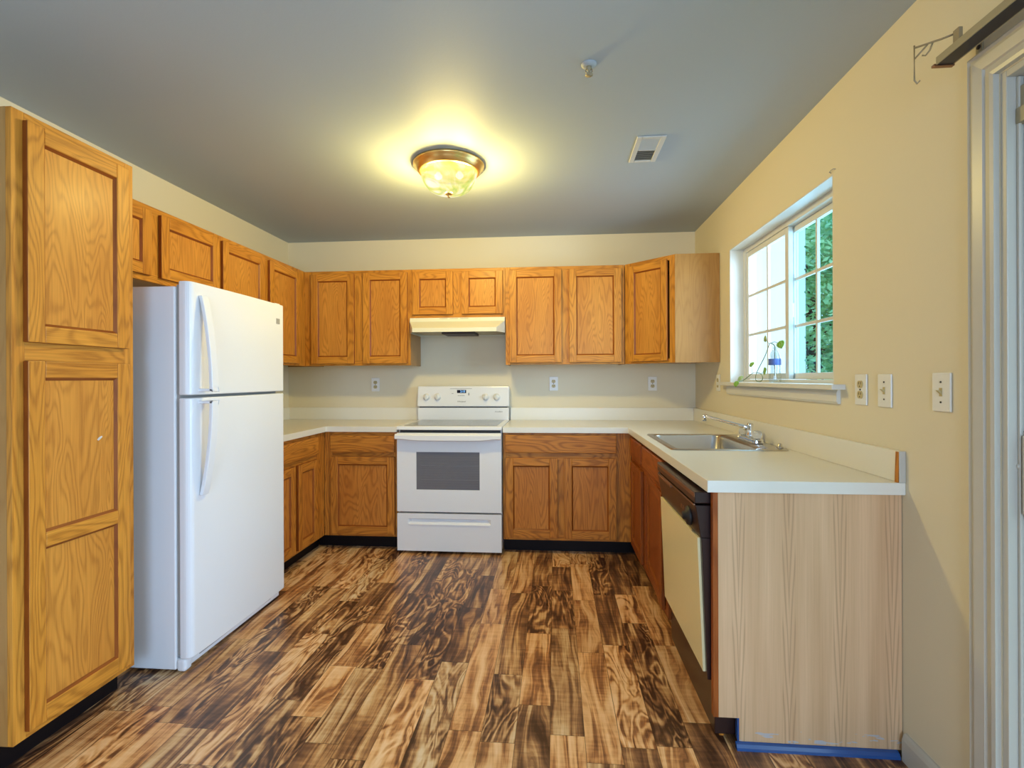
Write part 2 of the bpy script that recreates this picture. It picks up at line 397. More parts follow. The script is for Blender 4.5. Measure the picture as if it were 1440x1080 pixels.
def struct(name, mb, mat, label, bevel=0, cat=None):
    o = mb.build(name, mat, bevel=bevel); return tag(o, label, cat or name.split('_')[0], kind='structure')
def copy_tree(o, parent=None):
    c = o.copy(); C.objects.link(c)
    if parent: c.parent = parent
    for ch in list(o.children): copy_tree(ch, c)
    return c
def text_mesh(name, s, size, mat, parent, loc, rot, shear=0.):
    cu = bpy.data.curves.new(name, 'FONT'); cu.body = s; cu.size = size; cu.align_x = 'CENTER'; cu.align_y = 'CENTER'; cu.shear = shear; cu.extrude = .0003
    t = bpy.data.objects.new(name, cu); C.objects.link(t)
    bpy.context.view_layer.update()
    me = bpy.data.meshes.new_from_object(t.evaluated_get(bpy.context.evaluated_depsgraph_get()))
    bpy.data.objects.remove(t); bpy.data.curves.remove(cu)
    o = bpy.data.objects.new(name, me); me.materials.clear(); me.materials.append(M[mat]); C.objects.link(o)
    o.location = loc; o.rotation_euler = rot; o.parent = parent; return o

# ------------------------------------------------------------------ the room
YF = -7.2                                  # front wall behind the camera
T = .14
b = MB(); b.box(-T, W+T, YF-T, T, -.08, 0); struct('floor', b, 'floor', 'floor of dark and light streaked wood planks')
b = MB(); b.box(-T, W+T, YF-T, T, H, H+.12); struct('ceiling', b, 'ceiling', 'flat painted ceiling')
b = MB(); b.box(-T, W+T, 0, T, 0, H); struct('wall_back', b, 'wall', 'cream wall behind the stove')
b = MB(); b.box(-T, 0, YF, 0, 0, H); struct('wall_left', b, 'wall', 'cream wall behind the refrigerator')
WY0, WY1, WZ0, WZ1 = -2.05, -.816, 1.225, 2.105     # kitchen window opening
DY0, DY1, DZ = -4.66, -2.835, 2.045                  # patio door opening
b = MB()
for (y0, y1, z0, z1) in ((WY1, 0, 0, H), (WY0, WY1, 0, WZ0), (WY0, WY1, WZ1, H), (DY1, WY0, 0, H), (DY0, DY1, DZ, H), (YF, DY0, 0, H)):
    b.box(W, W+T, y0, y1, z0, z1)
struct('wall_right', b, 'wall', 'cream wall with the kitchen window and the patio door')
b = MB()
for (x0, x1, z0, z1) in ((-T, 1.65, 0, H), (3.3, W+T, 0, H), (1.65, 3.3, 0, .45), (1.65, 3.3, 2.3, H)): b.box(x0, x1, YF-T, YF, z0, z1)  # opening added to let the fill light in
struct('wall_front', b, 'wall', 'cream wall behind the camera with an added opening for the fill light')
b = MB(); prof = [(W, 0), (W-.016, 0), (W-.016, .07), (W-.011, .084), (W-.006, .09), (W, .09)]
b.prism([(p[0], p[1]) for p in prof], 'y', DY1+.085, -2.478); struct('baseboard_right', b, 'trim', 'white baseboard between the cabinet end and the door casing')

# ------------------------------------------------------------------ kitchen window (horizontal slider with grids)
wroot = tag(thing('window_1', 'white sliding window with grids above the sink', 'window', (W+.10, -1.43, WZ0)), kind='structure')
def wb(name, mb, mat, bevel=.002, parent=None):
    o = mb.build(name, mat, parent or wroot, bevel=bevel)
    off = Vector((W+.10, -1.43, WZ0))
    if parent is None or parent is wroot:
        o.data.transform(Matrix.Translation(-off))
    else: o.data.transform(Matrix.Translation(-off))
    return o
b = MB(); x0, x1 = W+.085, W+.155; fw = .035
b.box(x0, x1, WY0, WY0+fw, WZ0, WZ1); b.box(x0, x1, WY1-fw, WY1, WZ0, WZ1)
b.box(x0, x1, WY0+fw, WY1-fw, WZ1-fw, WZ1); b.box(x0, x1, WY0+fw, WY1-fw, WZ0, WZ0+fw*.8)
wb('window_frame', b, 'white_frame')
def sash(y0, y1, x, glass, ym, st=.04):
    z0, z1 = WZ0+.03, WZ1-.037
    b = MB()
    b.box(x-.012, x+.012, y0, y0+st, z0, z1); b.box(x-.012, x+.012, y1-st, y1, z0, z1)
    b.box(x-.012, x+.012, y0+st, y1-st, z0, z0+.032); b.box(x-.012, x+.012, y0+st, y1-st, z1-.032, z1)
    o = wb('sash', b, 'white_frame')
    g = MB(); g.box(x-.002, x+.002, y0+st, y1-st, z0+.032, z1-.032)
    wb('pane', g, glass, 0, o)
    g = MB()
    g.box(x-.007, x+.007, ym-.008, ym+.008, z0+.03, z1-.03)
    for k in (1, 2):
        zz = z0+.032+(z1-z0-.064)*k/3
        g.box(x-.007, x+.007, y0+st, ym-.008, zz-.008, zz+.008); g.box(x-.007, x+.007, ym+.008, y1-st, zz-.008, zz+.008)
    wb('muntin_grid', g, 'white_frame', .0015, o)
    return o
sash(-1.445, WY1-fw, W+.103, 'glass', -1.165)
sr = sash(WY0+fw, -1.395, W+.136, 'screen', -1.655)
b = MB(); b.box(W+.110, W+.124, -1.435, -1.420, 1.585, 1.66); b.tube([(W+.112, -1.43, 1.60), (W+.098, -1.425, 1.615), (W+.092, -1.425, 1.64)], .004, 6); wb('sash_latch', b, 'white_frame', 0)
# painted reveal lining
b = MB(); b.box(W+.0005, W+.085, WY1-.006, WY1, WZ0, WZ1); b.box(W+.0005, W+.085, WY0, WY0+.006, WZ0, WZ1); b.box(W+.0005, W+.085, WY0+.006, WY1-.006, WZ1-.006, WZ1)
struct('trim_1', b, 'white_frame', 'white lining of the window recess')
b = MB(); b.box(W-.052, W+.085, -2.135, -.70, WZ0-.012, WZ0+.010)
o = struct('trim_2', b, 'white_frame', 'white window stool board under the window', bevel=.004)
b = MB(); b.prism([(W, 1.155), (W-.010, 1.155), (W-.016, 1.165), (W-.016, 1.20), (W-.010, 1.213), (W, 1.213)], 'y', -2.10, -.79)
struct('trim_3', b, 'white_frame', 'white apron moulding below the window stool')

# ------------------------------------------------------------------ patio door
b = MB()
def casing_profile(d):  # (distance from the opening, thickness)
    return d
cp = [(0, .0), (.0, .014), (.010, .016), (.014, .011), (.028, .011), (.032, .016), (.06, .019), (.064, .013), (.072, .013), (.078, .017), (.085, .012), (.085, 0)]
yi = DY1+.004
path = [lambda d: (yi+d, 0), lambda d: (yi+d, DZ+.004+d), lambda d: (DY0-.004-d, DZ+.004+d), lambda d: (DY0-.004-d, 0)]
rings_ = []
for f_ in path:
    rings_.append(len(b.v))
    for d, t in cp: y_, z_ = f_(d); b.v.append((W-t, y_, z_))
for k in range(3):
    for j in range(len(cp)):
        j2 = (j+1) % len(cp); b.f.append([rings_[k]+j, rings_[k]+j2, rings_[k+1]+j2, rings_[k+1]+j]); b.uv.append([(0, 0)]*4); b.mi.append(0); b.sm.append(False)
struct('trim_4', b, 'trim', 'white moulded casing around the patio door')
droot = tag(thing('door_1', 'white sliding patio door at the right edge', 'door', (W, -3.75, 0)), kind='structure')
def db(name, mb, mat, bevel=.002, parent=None):
    o = mb.build(name, mat, parent or droot, bevel=bevel); o.data.transform(Matrix.Translation(-Vector((W, -3.75, 0)))); return o
b = MB()
for s, y in ((1, DY1), (-1, DY0)):
    b.box(W+.0, W+T, y-s*.0, y-s*.018, 0, DZ); b.box(W+.022, W+.030, y-s*.018, y-s*.026, 0, DZ-.02); b.box(W+.040, W+.052, y-s*.018, y-s*.030, 0, DZ-.02)
b.box(W, W+T, DY0+.018, DY1-.018, DZ-.018, DZ); b.box(W, W+T, DY0+.018, DY1-.018, 0, .03)
db('door_frame', b, 'trim')
def dpanel(y0, y1, x):
    b = MB(); st = .075
    b.box(x-.02, x+.02, y0, y0+st, .03, DZ-.02); b.box(x-.02, x+.02, y1-st, y1, .03, DZ-.02)
    b.box(x-.02, x+.02, y0+st, y1-st, .03, .15); b.box(x-.02, x+.02, y0+st, y1-st, DZ-.10, DZ-.02)
    o = db('sliding_panel', b, 'white_frame')
    g = MB(); g.box(x-.003, x+.003, y0+st, y1-st, .15, DZ-.10); db('pane', g, 'glass', 0, o); return o
p1 = dpanel(-3.77, DY1-.028, W+.080); dpanel(DY0+.02, -3.73, W+.122)
b = MB(); b.box(W+.030, W+.062, DY1-.022, DY1-.060, .905, 1.125); b.box(W+.022, W+.034, DY1-.030, DY1-.056, .915, 1.115)
b.lathe([(.0, -.004), (.008, -.004), (.008, .006), (0, .006)], (W+.027, DY1-.020, 1.035), 12, axis='y')
h_ = db('door_handle', b, 'trim', .003)
b = MB(); b.box(W+.026, W+.056, DY1-.019, DY1-.062, 1.925, 2.0); b.box(W+.020, W+.050, DY1-.019, DY1-.056, 1.905, 1.945)
db('upper_latch', b, 'railtop', .002)

# ------------------------------------------------------------------ blind headrail above the patio door
hr = thing('curtain_rail', 'dark vertical-blind headrail mounted above the patio door', 'curtain rail', (W-.06, -2.70, 2.13))
def lb(root, name, mb, mat, bevel=0, seg=2):
    o = mb.build(name, mat, root, bevel=bevel, seg=seg)
    o.data.transform(root_inv(root)); return o
def root_inv(r):
    return (Matrix.Translation(r.location) @ Matrix.Rotation(r.rotation_euler.z, 4, 'Z')).inverted()
b = MB(); b.box(W-.086, W-.046, -4.70, -2.742, 2.132, 2.139); lb(hr, 'track', b, 'rail', .001)
b = MB(); b.box(W-.090, W-.086, -4.70, -2.742, 2.132, 2.153); b.box(W-.046, W-.042, -4.70, -2.742, 2.132, 2.172); b.box(W-.086, W-.046, -4.70, -2.742, 2.149, 2.153); lb(hr, 'rail_channel', b, 'railtop', .001)
b = MB(); b.box(W-.094, W-.040, -2.742, -2.730, 2.129, 2.136); lb(hr, 'end_cap', b, 'dwtrim', .001)
b = MB(); z0 = 2.10
b.tube([(W-.118, -2.700, 2.215), (W-.118, -2.700, 2.115), (W-.112, -2.702, 2.104), (W-.106, -2.704, 2.112)], .0022, 6)
b.tube([(W-.118, -2.700, 2.208), (W-.070, -2.735, 2.208), (W-.050, -2.76, 2.206)], .0026, 6)
b.tube([(W-.118, -2.700, 2.176), (W-.094, -2.718, 2.206)], .0022, 6)
b.tube([(W-.104, -2.71, 2.18), (W-.098, -2.715, 2.176), (W-.090, -2.72, 2.188), (W-.086, -2.725, 2.205)], .0022, 6)
b.box(W-.062, W-.052, -2.785, -2.765, 2.153, 2.2078)
lb(hr, 'valance_clip', b, 'plasticclip')
b = MB(); b.box(W-.004, W-.0005, -2.786, -2.764, 2.105, 2.178); b.box(W-.045, W-.004, -2.786, -2.764, 2.1725, 2.178)
b2 = lb(hr, 'wall_bracket', b, 'railtop', .001)
b = MB()
for zz in (2.125, 2.155): b.lathe([(0, -.002), (.006, -.002), (.006, .001), (0, .001)], (W-.0045, -2.775, zz), 10, axis='x')
o = b.build('screw', 'slot', b2); o.data.transform(root_inv(hr))

# ------------------------------------------------------------------ cabinets (local frame: x along the width, front face at y=0, depth +y)
FT = .019      # face frame and door thickness
def frame_and_panel(mb, pm, x0, x1, z0, z1, y, st=.056, mids=()):
    yb, yf = y, y-FT
    mb.box(x0, x0+st, yf, yb, z0, z1, 'z'); mb.box(x1-st, x1, yf, yb, z0, z1, 'z')
    zs = [z0] + list(mids) + [z1]
    mb.box(x0+st, x1-st, yf, yb, z0, z0+st, 'x'); mb.box(x0+st, x1-st, yf, yb, z1-st, z1, 'x')
    for m_ in mids: mb.box(x0+st, x1-st, yf, yb, m_-st*.45, m_+st*.45, 'x')
    bounds = []
    lo = z0+st
    for m_ in mids: bounds.append((lo, m_-st*.45)); lo = m_+st*.45
    bounds.append((lo, z1-st))
    for (a, c) in bounds:
        # sticking: sloped inner moulding, its stain and shading painted dark
        xi0, xi1, d, q = x0+st, x1-st, .008, .009
        ou, ov = random.random()*50, random.random()*50
        def quad(p): mb.face(p, mi=1, uv= [(v[2]+ou, v[0]+ov) for v in p] if abs(p[0][2]-p[1][2]) > .05 else [(v[0]+ou, v[2]+ov) for v in p])
        yo, yi_ = yf+.003, yf+.003+d
        quad([(xi0, yo, a), (xi0, yo, c), (xi0+q, yi_, c-q), (xi0+q, yi_, a+q)])
        quad([(xi1, yo, c), (xi1, yo, a), (xi1-q, yi_, a+q), (xi1-q, yi_, c-q)])
        quad([(xi0, yo, c), (xi1, yo, c), (xi1-q, yi_, c-q), (xi0+q, yi_, c-q)])
        quad([(xi1, yo, a), (xi0, yo, a), (xi0+q, yi_, a+q), (xi1-q, yi_, a+q)])
        pm.append((xi0, xi1, yf+.0115, yb-.002, a, c))
def door(root, x0, x1, z0, z1, y=0, mats=('oak', 'oak_panel'), mids=(), swing=None, st=.056):
    mb = MB(); pan = []
    frame_and_panel(mb, pan, x0, x1, z0, z1, y-.0005, st, mids)
    org = (x0, y, z0) if not swing or swing > 0 else (x1, y, z0)
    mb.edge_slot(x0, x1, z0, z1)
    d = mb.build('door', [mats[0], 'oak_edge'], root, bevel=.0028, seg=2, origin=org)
    for p in pan:
        pb = MB(); pb.box(*p, g='z'); pb.v = [tuple(Vector(v)-Vector(org)) for v in pb.v]
        pb.build('panel', mats[1], d)
    if swing: d.rotation_euler.z = swing
    return d
def drawer(root, x0, x1, z0, z1, y=0, mat='oak', nm='drawer_front'):
    mb = MB(); mb.box(x0, x1, y-FT, y-.0005, z0, z1, 'x')
    return mb.build(nm, mat, root, bevel=.005, seg=3)
def cabinet(name, label, loc, rot, width, z0, z1, depth, doors, drawers=(), stiles=(), rails=(), toe=None, mats=('oak', 'oak_panel'), side='oak_side', draw=None, top=True, toe_ext=(0, 0), fl=.04, fr=.04, railb=.04, railt=.04, cat='cabinet', group=None):
    r = thing(name, label, cat, (loc[0], loc[1], z0 if not toe else 0), rot, group)
    dz = r.location.z
    if not toe: z0, z1, toe_h = 0, z1-dz, 0; doors = [(a, b_, c-dz, d-dz) for a, b_, c, d in doors]; rails = [(a, b_, c-dz, d-dz) for a, b_, c, d in rails]
    bz = toe if toe else 0
    mb = MB()
    t = .012
    mb.box(0, t, FT, depth, bz, z1, 'z'); mb.box(width-t, width, FT, depth, bz, z1, 'z')
    mb.box(t, width-t, FT, depth, bz+.012, bz+.024, 'x'); 
    if top: mb.box(t, width-t, FT, depth, z1-.024, z1-.012, 'x')
    mb.box(t, width-t, depth-.006, depth, bz+.024, z1-.024, 'z')
    if not toe: pass
    mb.build('carcass', side, r)
    ff = MB()
    ff.box(0, fl, 0, FT, bz, z1, 'z'); ff.box(width-fr, width, 0, FT, bz, z1, 'z')
    ff.box(fl, width-fr, 0, FT, bz, bz+railb, 'x'); ff.box(fl, width-fr, 0, FT, z1-railt, z1, 'x')
    for (a, c, d, e) in rails: ff.box(max(a, fl), min(c, width-fr), 0, FT, d, e, 'x')
    for (a, c, d, e) in stiles: ff.box(a, c, 0.0003, FT, d-dz if not toe else d, (e-dz if not toe else e), 'z')
    ff.build('face_frame', mats[0], r, bevel=.0008, seg=1)
    for q in doors: door(r, *q, mats=mats)
    for q in drawers: drawer(r, *q, mat=draw or mats[0])
    if toe:
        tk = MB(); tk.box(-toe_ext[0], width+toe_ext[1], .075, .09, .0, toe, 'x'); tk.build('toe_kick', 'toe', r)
    return r
UB, UT = 1.372, 2.134
UF = .31
# -- wall cabinets on the left wall (front faces +x): local x = world y - y0
y0 = -2.317
def lx(y): return y-y0
cabinet('wall_cabinet', 'short oak wall cabinet with two doors above the refrigerator', (UF, y0, 0), PI/2, 2.317-1.365, 1.755, UT, UF-.003,
        [(lx(-2.30), lx(-1.889), 1.782, 2.105), (lx(-1.828), lx(-1.381), 1.782, 2.105)], stiles=[(lx(-1.91), lx(-1.81), 1.79, 2.095)])
y0 = -1.363
cabinet('wall_cabinet', 'tall oak corner wall cabinet behind the refrigerator top', (UF, y0, 0), PI/2, 1.363-.003, UB, UT, UF-.003,
        [(lx(-1.347), lx(-.906), 1.387, 2.106), (lx(-.843), lx(-.424), 1.387, 2.106)], stiles=[(lx(-.925), lx(-.825), 1.40, 2.10)], fr=.42)
# -- wall cabinets on the back wall (front faces -y): local x = world x - x0
cabinet('wall_cabinet', 'oak wall cabinet with two doors left of the range hood', (UF+.001, -UF, 0), 0, 1.183-UF-.001, UB, UT, UF-.003,
        [(.368-UF, .726-UF, 1.387, 2.108), (.799-UF, 1.160-UF, 1.387, 2.112)], stiles=[(.715-UF, .81-UF, 1.40, 2.10)], fl=.065)
cabinet('wall_cabinet', 'short oak wall cabinet with two small doors above the range hood', (1.184, -UF, 0), 0, .760, 1.745, UT, UF-.003,
        [(.020, .346, 1.772, 2.110), (.415, .740, 1.772, 2.110)], stiles=[(.335, .425, 1.78, 2.10)])
cabinet('wall_cabinet', 'oak wall cabinet with two doors right of the range hood', (1.945, -UF, 0), 0, 2.862-1.945, UB, UT, UF-.003,
        [(.030, .436, 1.387, 2.110), (.494, .892, 1.387, 2.108)], stiles=[(.425, .505, 1.40, 2.10)])
# -- diagonal corner wall cabinet
def diag():
    r = thing('corner_cabinet', 'diagonal oak corner wall cabinet beside the window', 'cabinet', (W-.61, -UF, UB), -PI/4)
    L = math.hypot(.30, .31); hh = UT-UB
    inv = root_inv(r)
    def addw(nm, mb, mat, bevel=0): o = mb.build(nm, mat, r, bevel=bevel); o.data.transform(inv); return o
    b = MB(); poly = [(W-.61, -UF), (W-UF+.004, -.6055), (W-.003, -.6055), (W-.003, -.003), (W-.61, -.003)]
    # closed carcass: side walls, top, bottom
    b.prism(poly, 'z', UB+.008, UB+.02); b.prism(poly, 'z', UT-.02, UT-.008)
    b.box(W-.61, W-.598, -UF+.012, -.003, UB, UT); b.box(W-.598, W-.003, -.009, -.003, UB+.02, UT-.02); b.box(W-.009, W-.003, -.60, -.009, UB+.02, UT-.02)
    addw('carcass', b, 'oak_side')
    b = MB(); b.box(W-UF+.004, W-.003, -.62, -.606, UB, UT, 'z')
    e = addw('end_panel', b, 'oak_side'); e['label'] = 'pale veneer end panel'
    ff = MB(); ff.box(0, .055, 0, FT, 0, hh); ff.box(L-.045, L, 0, FT, 0, hh); ff.box(.055, L-.045, 0, FT, 0, .03, 'x'); ff.box(.055, L-.045, 0, FT, hh-.035, hh, 'x')
    ff.build('face_frame', 'oak', r, bevel=.0008, seg=1)
    door(r, .045, L-.055, .015, hh-.028, st=.05)
    return r
diag()

# -- tall pantry
PY0, PY1 = -2.782, -2.319
pr = cabinet('pantry_cabinet', 'tall oak pantry cabinet at the left edge, beside the refrigerator', (.61, PY0, 0), PI/2, PY1-PY0, 0, UT, .607,
        [(.034, .426, 1.388, 2.107)], rails=[(.04, .423, 1.30, 1.40)], toe=.10, fl=.04, fr=.04, cat='pantry cabinet')
door(pr, .034, .426, .125, 1.327, mids=(.73,), mats=('oak', 'oak_panel'))
b = MB(); b.prism([(.290, 1.040), (.297, 1.036), (.306, 1.042), (.314, 1.050), (.309, 1.053), (.298, 1.048)], 'y', -.0080, -.0070); b.build('scuff_mark', 'plate', pr)['label'] = 'pale scuff on the lower door'
b = MB(); b.lathe([(0, -.0195), (.0035, -.0194), (.0035, -.0188), (0, -.0188)], (.046, 0, 1.055), 10, axis='y'); b.build('paint_speck', 'plate', pr)
# -- base cabinets
BM = ('oak_base', 'oak_base_panel'); RM = ('oak_red', 'oak_red_panel'); BT = .873
y0 = -1.385
cabinet('base_cabinet', 'oak base cabinet in the left corner beside the refrigerator', (.61, y0, 0), PI/2, 1.385-.6115, 0, BT, .60,
        [(lx(-1.37), lx(-1.063), .12, .690), (lx(-1.026), lx(-.750), .12, .690)], [(lx(-1.37), lx(-.738), .725, .848)], rails=[(.04, .74, .68, .735)], stiles=[(lx(-1.075), lx(-1.012), .13, .69)], toe=.10, mats=BM, fr=.124, toe_ext=(0, .062))
cabinet('base_cabinet', 'oak base cabinet with one drawer and one door left of the stove', (.6115, -.61, 0), 0, 1.176-.6115, 0, BT, .60,
        [(.665-.6115, 1.152-.6115, .118, .690)], [(.662-.6115, 1.150-.6115, .723, .846)], rails=[(.04, .53, .68, .735)], toe=.10, mats=BM, fl=.06, toe_ext=(.0775, 0))
cabinet('base_cabinet', 'oak base cabinet with wide drawer over two doors right of the stove', (1.951, -.61, 0), 0, W-.612-1.951, 0, BT, .60,
        [(.018, .392, .118, .692), (.438, .808, .118, .694)], [(.018, .808, .730, .856)], rails=[(.04, .86, .68, .738)], stiles=[(.38, .45, .13, .69)], toe=.10, mats=BM, fr=.115, toe_ext=(0, .0755))
# sink base along the right wall (front faces -x): local x = -(y - y0)
y0 = -.6125
def rx(y): return -(y-y0)
sb = cabinet('sink_cabinet', 'oak sink base cabinet with one door standing slightly open', (W-.61, y0, 0), -PI/2, 1.760-.6125, 0, BT, .60,
        [(rx(-.70), rx(-1.100), .118, .692)], [(rx(-.690), rx(-1.100), .728, .852), (rx(-1.140), rx(-1.700), .728, .852)], rails=[(.04, 1.12, .68, .738)], stiles=[(.48, .54, .1, BT-.04)], toe=.10, mats=RM, fl=.06, fr=.05, top=False, toe_ext=(.061, 0))
door(sb, rx(-1.140), rx(-1.700), .118, .692, mats=RM, swing=-.045)

# -- laminate end panel closing the dishwasher bay
ep = thing('end_panel', 'pale wood-print laminate end panel closing the right counter run', 'panel', (W-.61, -2.478, 0))
b = MB(); x0, x1 = W-.595, W-.002
ou, ov = 0., 0.
poly = [(x0, .10), (x0+.068, .10), (x0+.068, .022), (x1, .022), (x1, BT-.001), (x0, BT-.001)]
b.prism([(p[0], p[1]) for p in poly], 'y', -2.460, -2.44)
o = b.build('panel_face', 'laminate_end', ep); o.data.transform(root_inv(ep))
for p in o.data.polygons:
    for li in p.loop_indices:
        v = o.data.vertices[o.data.loops[li].vertex_index].co; o.data.uv_layers[0].data[li].uv = (v.z, v.x)
b = MB(); b.box(W-.612, x0-.0005, -2.460, -2.436, .10, BT-.001, 'z'); o = b.build('edge_stile', 'oak_red', ep); o.data.transform(root_inv(ep))
b = MB(); b.box(x0+.062, x0+.0675, -2.4585, -2.44, .022, .0995, 'z'); o = b.build('toe_edge', 'bluestrip', ep); o.data.transform(root_inv(ep)); o['label'] = 'blue strip on the notch edge'
b = MB(); b.prism([(-2.459, 0), (-2.478, 0), (-2.476, .009), (-2.469, .017), (-2.459, .021)], 'x', x0+.055, W-.018, smooth=False)
struct('trim_5', b, 'bluestrip', 'blue strip along the foot of the end panel')
tk = MB(); tk.box(x0+.0, x0+.055, -2.44, -1.765, 0, .095, 'y')

# ------------------------------------------------------------------ worktops
CT0, CT1, CD = BT+.0005, .914, .635
def poly_top(name, label, outline, hole, parts, parent_loc):
    r = thing(name, label, 'countertop', parent_loc)
    bm = bmesh.new()
    def loop(pts, z): return [bm.verts.new((p[0], p[1], z)) for p in pts]
    es = []
    lo = loop(outline, CT1); es += [bm.edges.new((lo[i], lo[(i+1) % len(lo)])) for i in range(len(lo))]
    if hole:
        hv = loop(hole, CT1); es += [bm.edges.new((hv[i], hv[(i+1) % len(hv)])) for i in range(len(hv))]
    bmesh.ops.triangle_fill(bm, edges=es, use_beauty=True)
    res = bmesh.ops.extrude_face_region(bm, geom=bm.faces[:])
    for v in [g for g in res['geom'] if isinstance(g, bmesh.types.BMVert)]: v.co.z = CT0
    bmesh.ops.recalc_face_normals(bm, faces=bm.faces)
    me = bpy.data.meshes.new('worktop'); bm.to_mesh(me); bm.free()
    o = bpy.data.objects.new('worktop', me); C.objects.link(o); me.materials.append(M['counter']); me.transform(Matrix.Translation(-Vector(parent_loc))); o.parent = r
    bv = o.modifiers.new('bevel', 'BEVEL'); bv.width = .0018; bv.segments = 2; bv.limit_method = 'ANGLE'
    for nm, mb, mat in parts:
        q = mb.build(nm, mat, r, bevel=.0015); q.data.transform(Matrix.Translation(-Vector(parent_loc)))
    return r
BS = 1.018
b = MB(); b.box(.0005, 1.172, -.019, -.0005, CT1+.0004, BS)
b2 = MB(); b2.box(.0005, .0195, -1.386, -.0195, CT1+.0004, BS)
poly_top('countertop', 'cream laminate countertop left of the stove', [(.0005, -.0005), (.0005, -1.386), (CD, -1.386), (CD, -CD), (1.174, -CD), (1.174, -.0005)], None,
         [('backsplash', b, 'counter'), ('backsplash', b2, 'counter')], (.3, -.3, CT0))
b = MB(); b.box(1.955, W-.0205, -.019, -.0005, CT1+.0004, BS)
b2 = MB(); xs = W-.0195
b2.hexa([(xs, -2.476, CT1+.0004), (W-.0005, -2.476, CT1+.0004), (xs, -.0005, CT1+.0004), (W-.0005, -.0005, CT1+.0004), (xs, -2.476, BS), (W-.0005, -2.476, BS), (xs, -.0005, BS), (W-.0005, -.0005, BS)])
b3 = MB(); b3.box(xs-.0015, W-.0005, -2.4795, -2.4765, CT1+.0004, BS+.0005)
b4 = MB(); b4.hexa([(xs-.0045, -2.476, CT1+.0004), (xs-.0005, -2.476, CT1+.0004), (xs-.0045, -2.46, CT1+.0004), (xs-.0005, -2.46, CT1+.0004), (xs-.0012, -2.476, BS-.002), (xs-.0005, -2.476, BS-.002), (xs-.0012, -2.46, BS-.002), (xs-.0005, -2.46, BS-.002)])
SX0, SX1, SY0, SY1 = 2.888, 3.440, -1.755, -1.06     # sink rim
poly_top('countertop', 'cream laminate countertop right of the stove, holding the sink', [(1.951, -.0005), (1.951, -CD), (W-CD, -CD), (W-CD, -2.478), (W-.0005, -2.478), (W-.0005, -.0005)],
         [(SX0+.012, SY0+.012), (SX1-.012, SY0+.012), (SX1-.012, SY1-.012), (SX0+.012, SY1-.012)],
         [('backsplash', b, 'counter'), ('backsplash', b2, 'counter'), ('end_cap', b3, 'trim'), ('glue_line', b4, 'oak_base')], (2.6, -.3, CT0))

# ------------------------------------------------------------------ sink and faucet
def rrect(x0, x1, y0, y1, r, n=6):
    P = []
    for cx, cy, a0 in ((x1-r, y1-r, 0), (x0+r, y1-r, PI/2), (x0+r, y0+r, PI), (x1-r, y0+r, 3*PI/2)):
        for k in range(n+1):
            a = a0+PI/2*k/n; P.append((cx+r*math.cos(a), cy+r*math.sin(a)))
    return P
sk = thing('sink', 'single-bowl stainless steel sink set into the right countertop', 'sink', (3.16, -1.41, CT1))
bm = bmesh.new()
z = CT1
loops = [(rrect(SX0, SX1, SY0, SY1, .03), z+.0005), (rrect(SX0+.004, SX1-.004, SY0+.004, SY1-.004, .028), z+.0045), (rrect(SX0+.022, SX1-.02, SY0+.022, SY1-.022, .02), z+.0035)]
BX0, BX1, BY0, BY1 = SX0+.036, SX1-.125, SY0+.045, SY1-.04
loops += [(rrect(BX0, BX1, BY0, BY1, .045), z+.003), (rrect(BX0+.004, BX1-.004, BY0+.004, BY1-.004, .043), z-.006), (rrect(BX0+.012, BX1-.012, BY0+.012, BY1-.012, .05), z-.14), (rrect(BX0+.035, BX1-.035, BY0+.035, BY1-.035, .05), z-.165)]
prev = None
for pts, zz in loops:
    vs = [bm.verts.new((p[0]-3.16, p[1]+1.41, zz-CT1)) for p in pts]
    if prev:
        for i in range(len(vs)):
            f = bm.faces.new((prev[i], prev[(i+1) % len(vs)], vs[(i+1) % len(vs)], vs[i])); f.smooth = True
    prev = vs
bm.faces.new(prev); bmesh.ops.recalc_face_normals(bm, faces=bm.faces)
for f in bm.faces: f.normal_flip() if f.calc_center_median().z < -.16 and f.normal.z < 0 else None
me = bpy.data.meshes.new('basin'); bm.to_mesh(me); bm.free(); me.materials.append(M['steel']); o = bpy.data.objects.new('basin', me); C.objects.link(o); o.parent = sk
b = MB(); b.lathe([(0, .0), (.042, .0), (.042, .003), (.03, .004), (.028, .001), (0, .001)], (.0-.03, 0, -.1645), 24); b.build('drain', 'chrome', sk)
b = MB(); b.lathe([(0, 0), (.016, 0), (.016, .004), (.010, .006), (.009, .018), (.006, .022), (0, .022)], (W-.048-3.16, -1.66+1.41, .004), 16); b.build('sprayer_hole_cap', 'steel', sk)
fa = thing('faucet', 'chrome kitchen faucet with clear knobs behind the sink', 'faucet', (3.382, -1.405, CT1+.0045))
b = MB(); b.prism([(x, y) for x, y in rrect(-.028, .028, -.125, .125, .018, 4)], 'z', 0, .022); b.build('base_plate', 'chrome', fa, bevel=.004)
b = MB(); b.lathe([(.020, .022), (.020, .035), (.015, .045), (.0145, .075), (.017, .080), (.017, .092), (.012, .098), (0, .099)], (0, 0, 0), 20); b.build('spout_body', 'chrome', fa)
b = MB()
A, B = Vector((0, 0, .070)), Vector((-.190, .175, .125))
dirn = (B-A)
b.tube([A, A+dirn*.25, A+dirn*.55, A+dirn*.93, B], [.013, .010, .0085, .0085, .0085], 12)
b.tube([B+Vector((0, 0, .006)), B+Vector((0, 0, -.006)), B+Vector((0, 0, -.030))], [.009, .0115, .0115], 12)
b.build('spout', 'chrome', fa)
for s in (-1, 1):
    b = MB(); b.lathe([(.014, .020), (.014, .026), (.024, .030), (.026, .045), (.023, .060), (.014, .066), (0, .067)], (0, .095*s, 0), 16, flute=(2, 4, -.07)); b.build('knob', 'acrylic', fa)

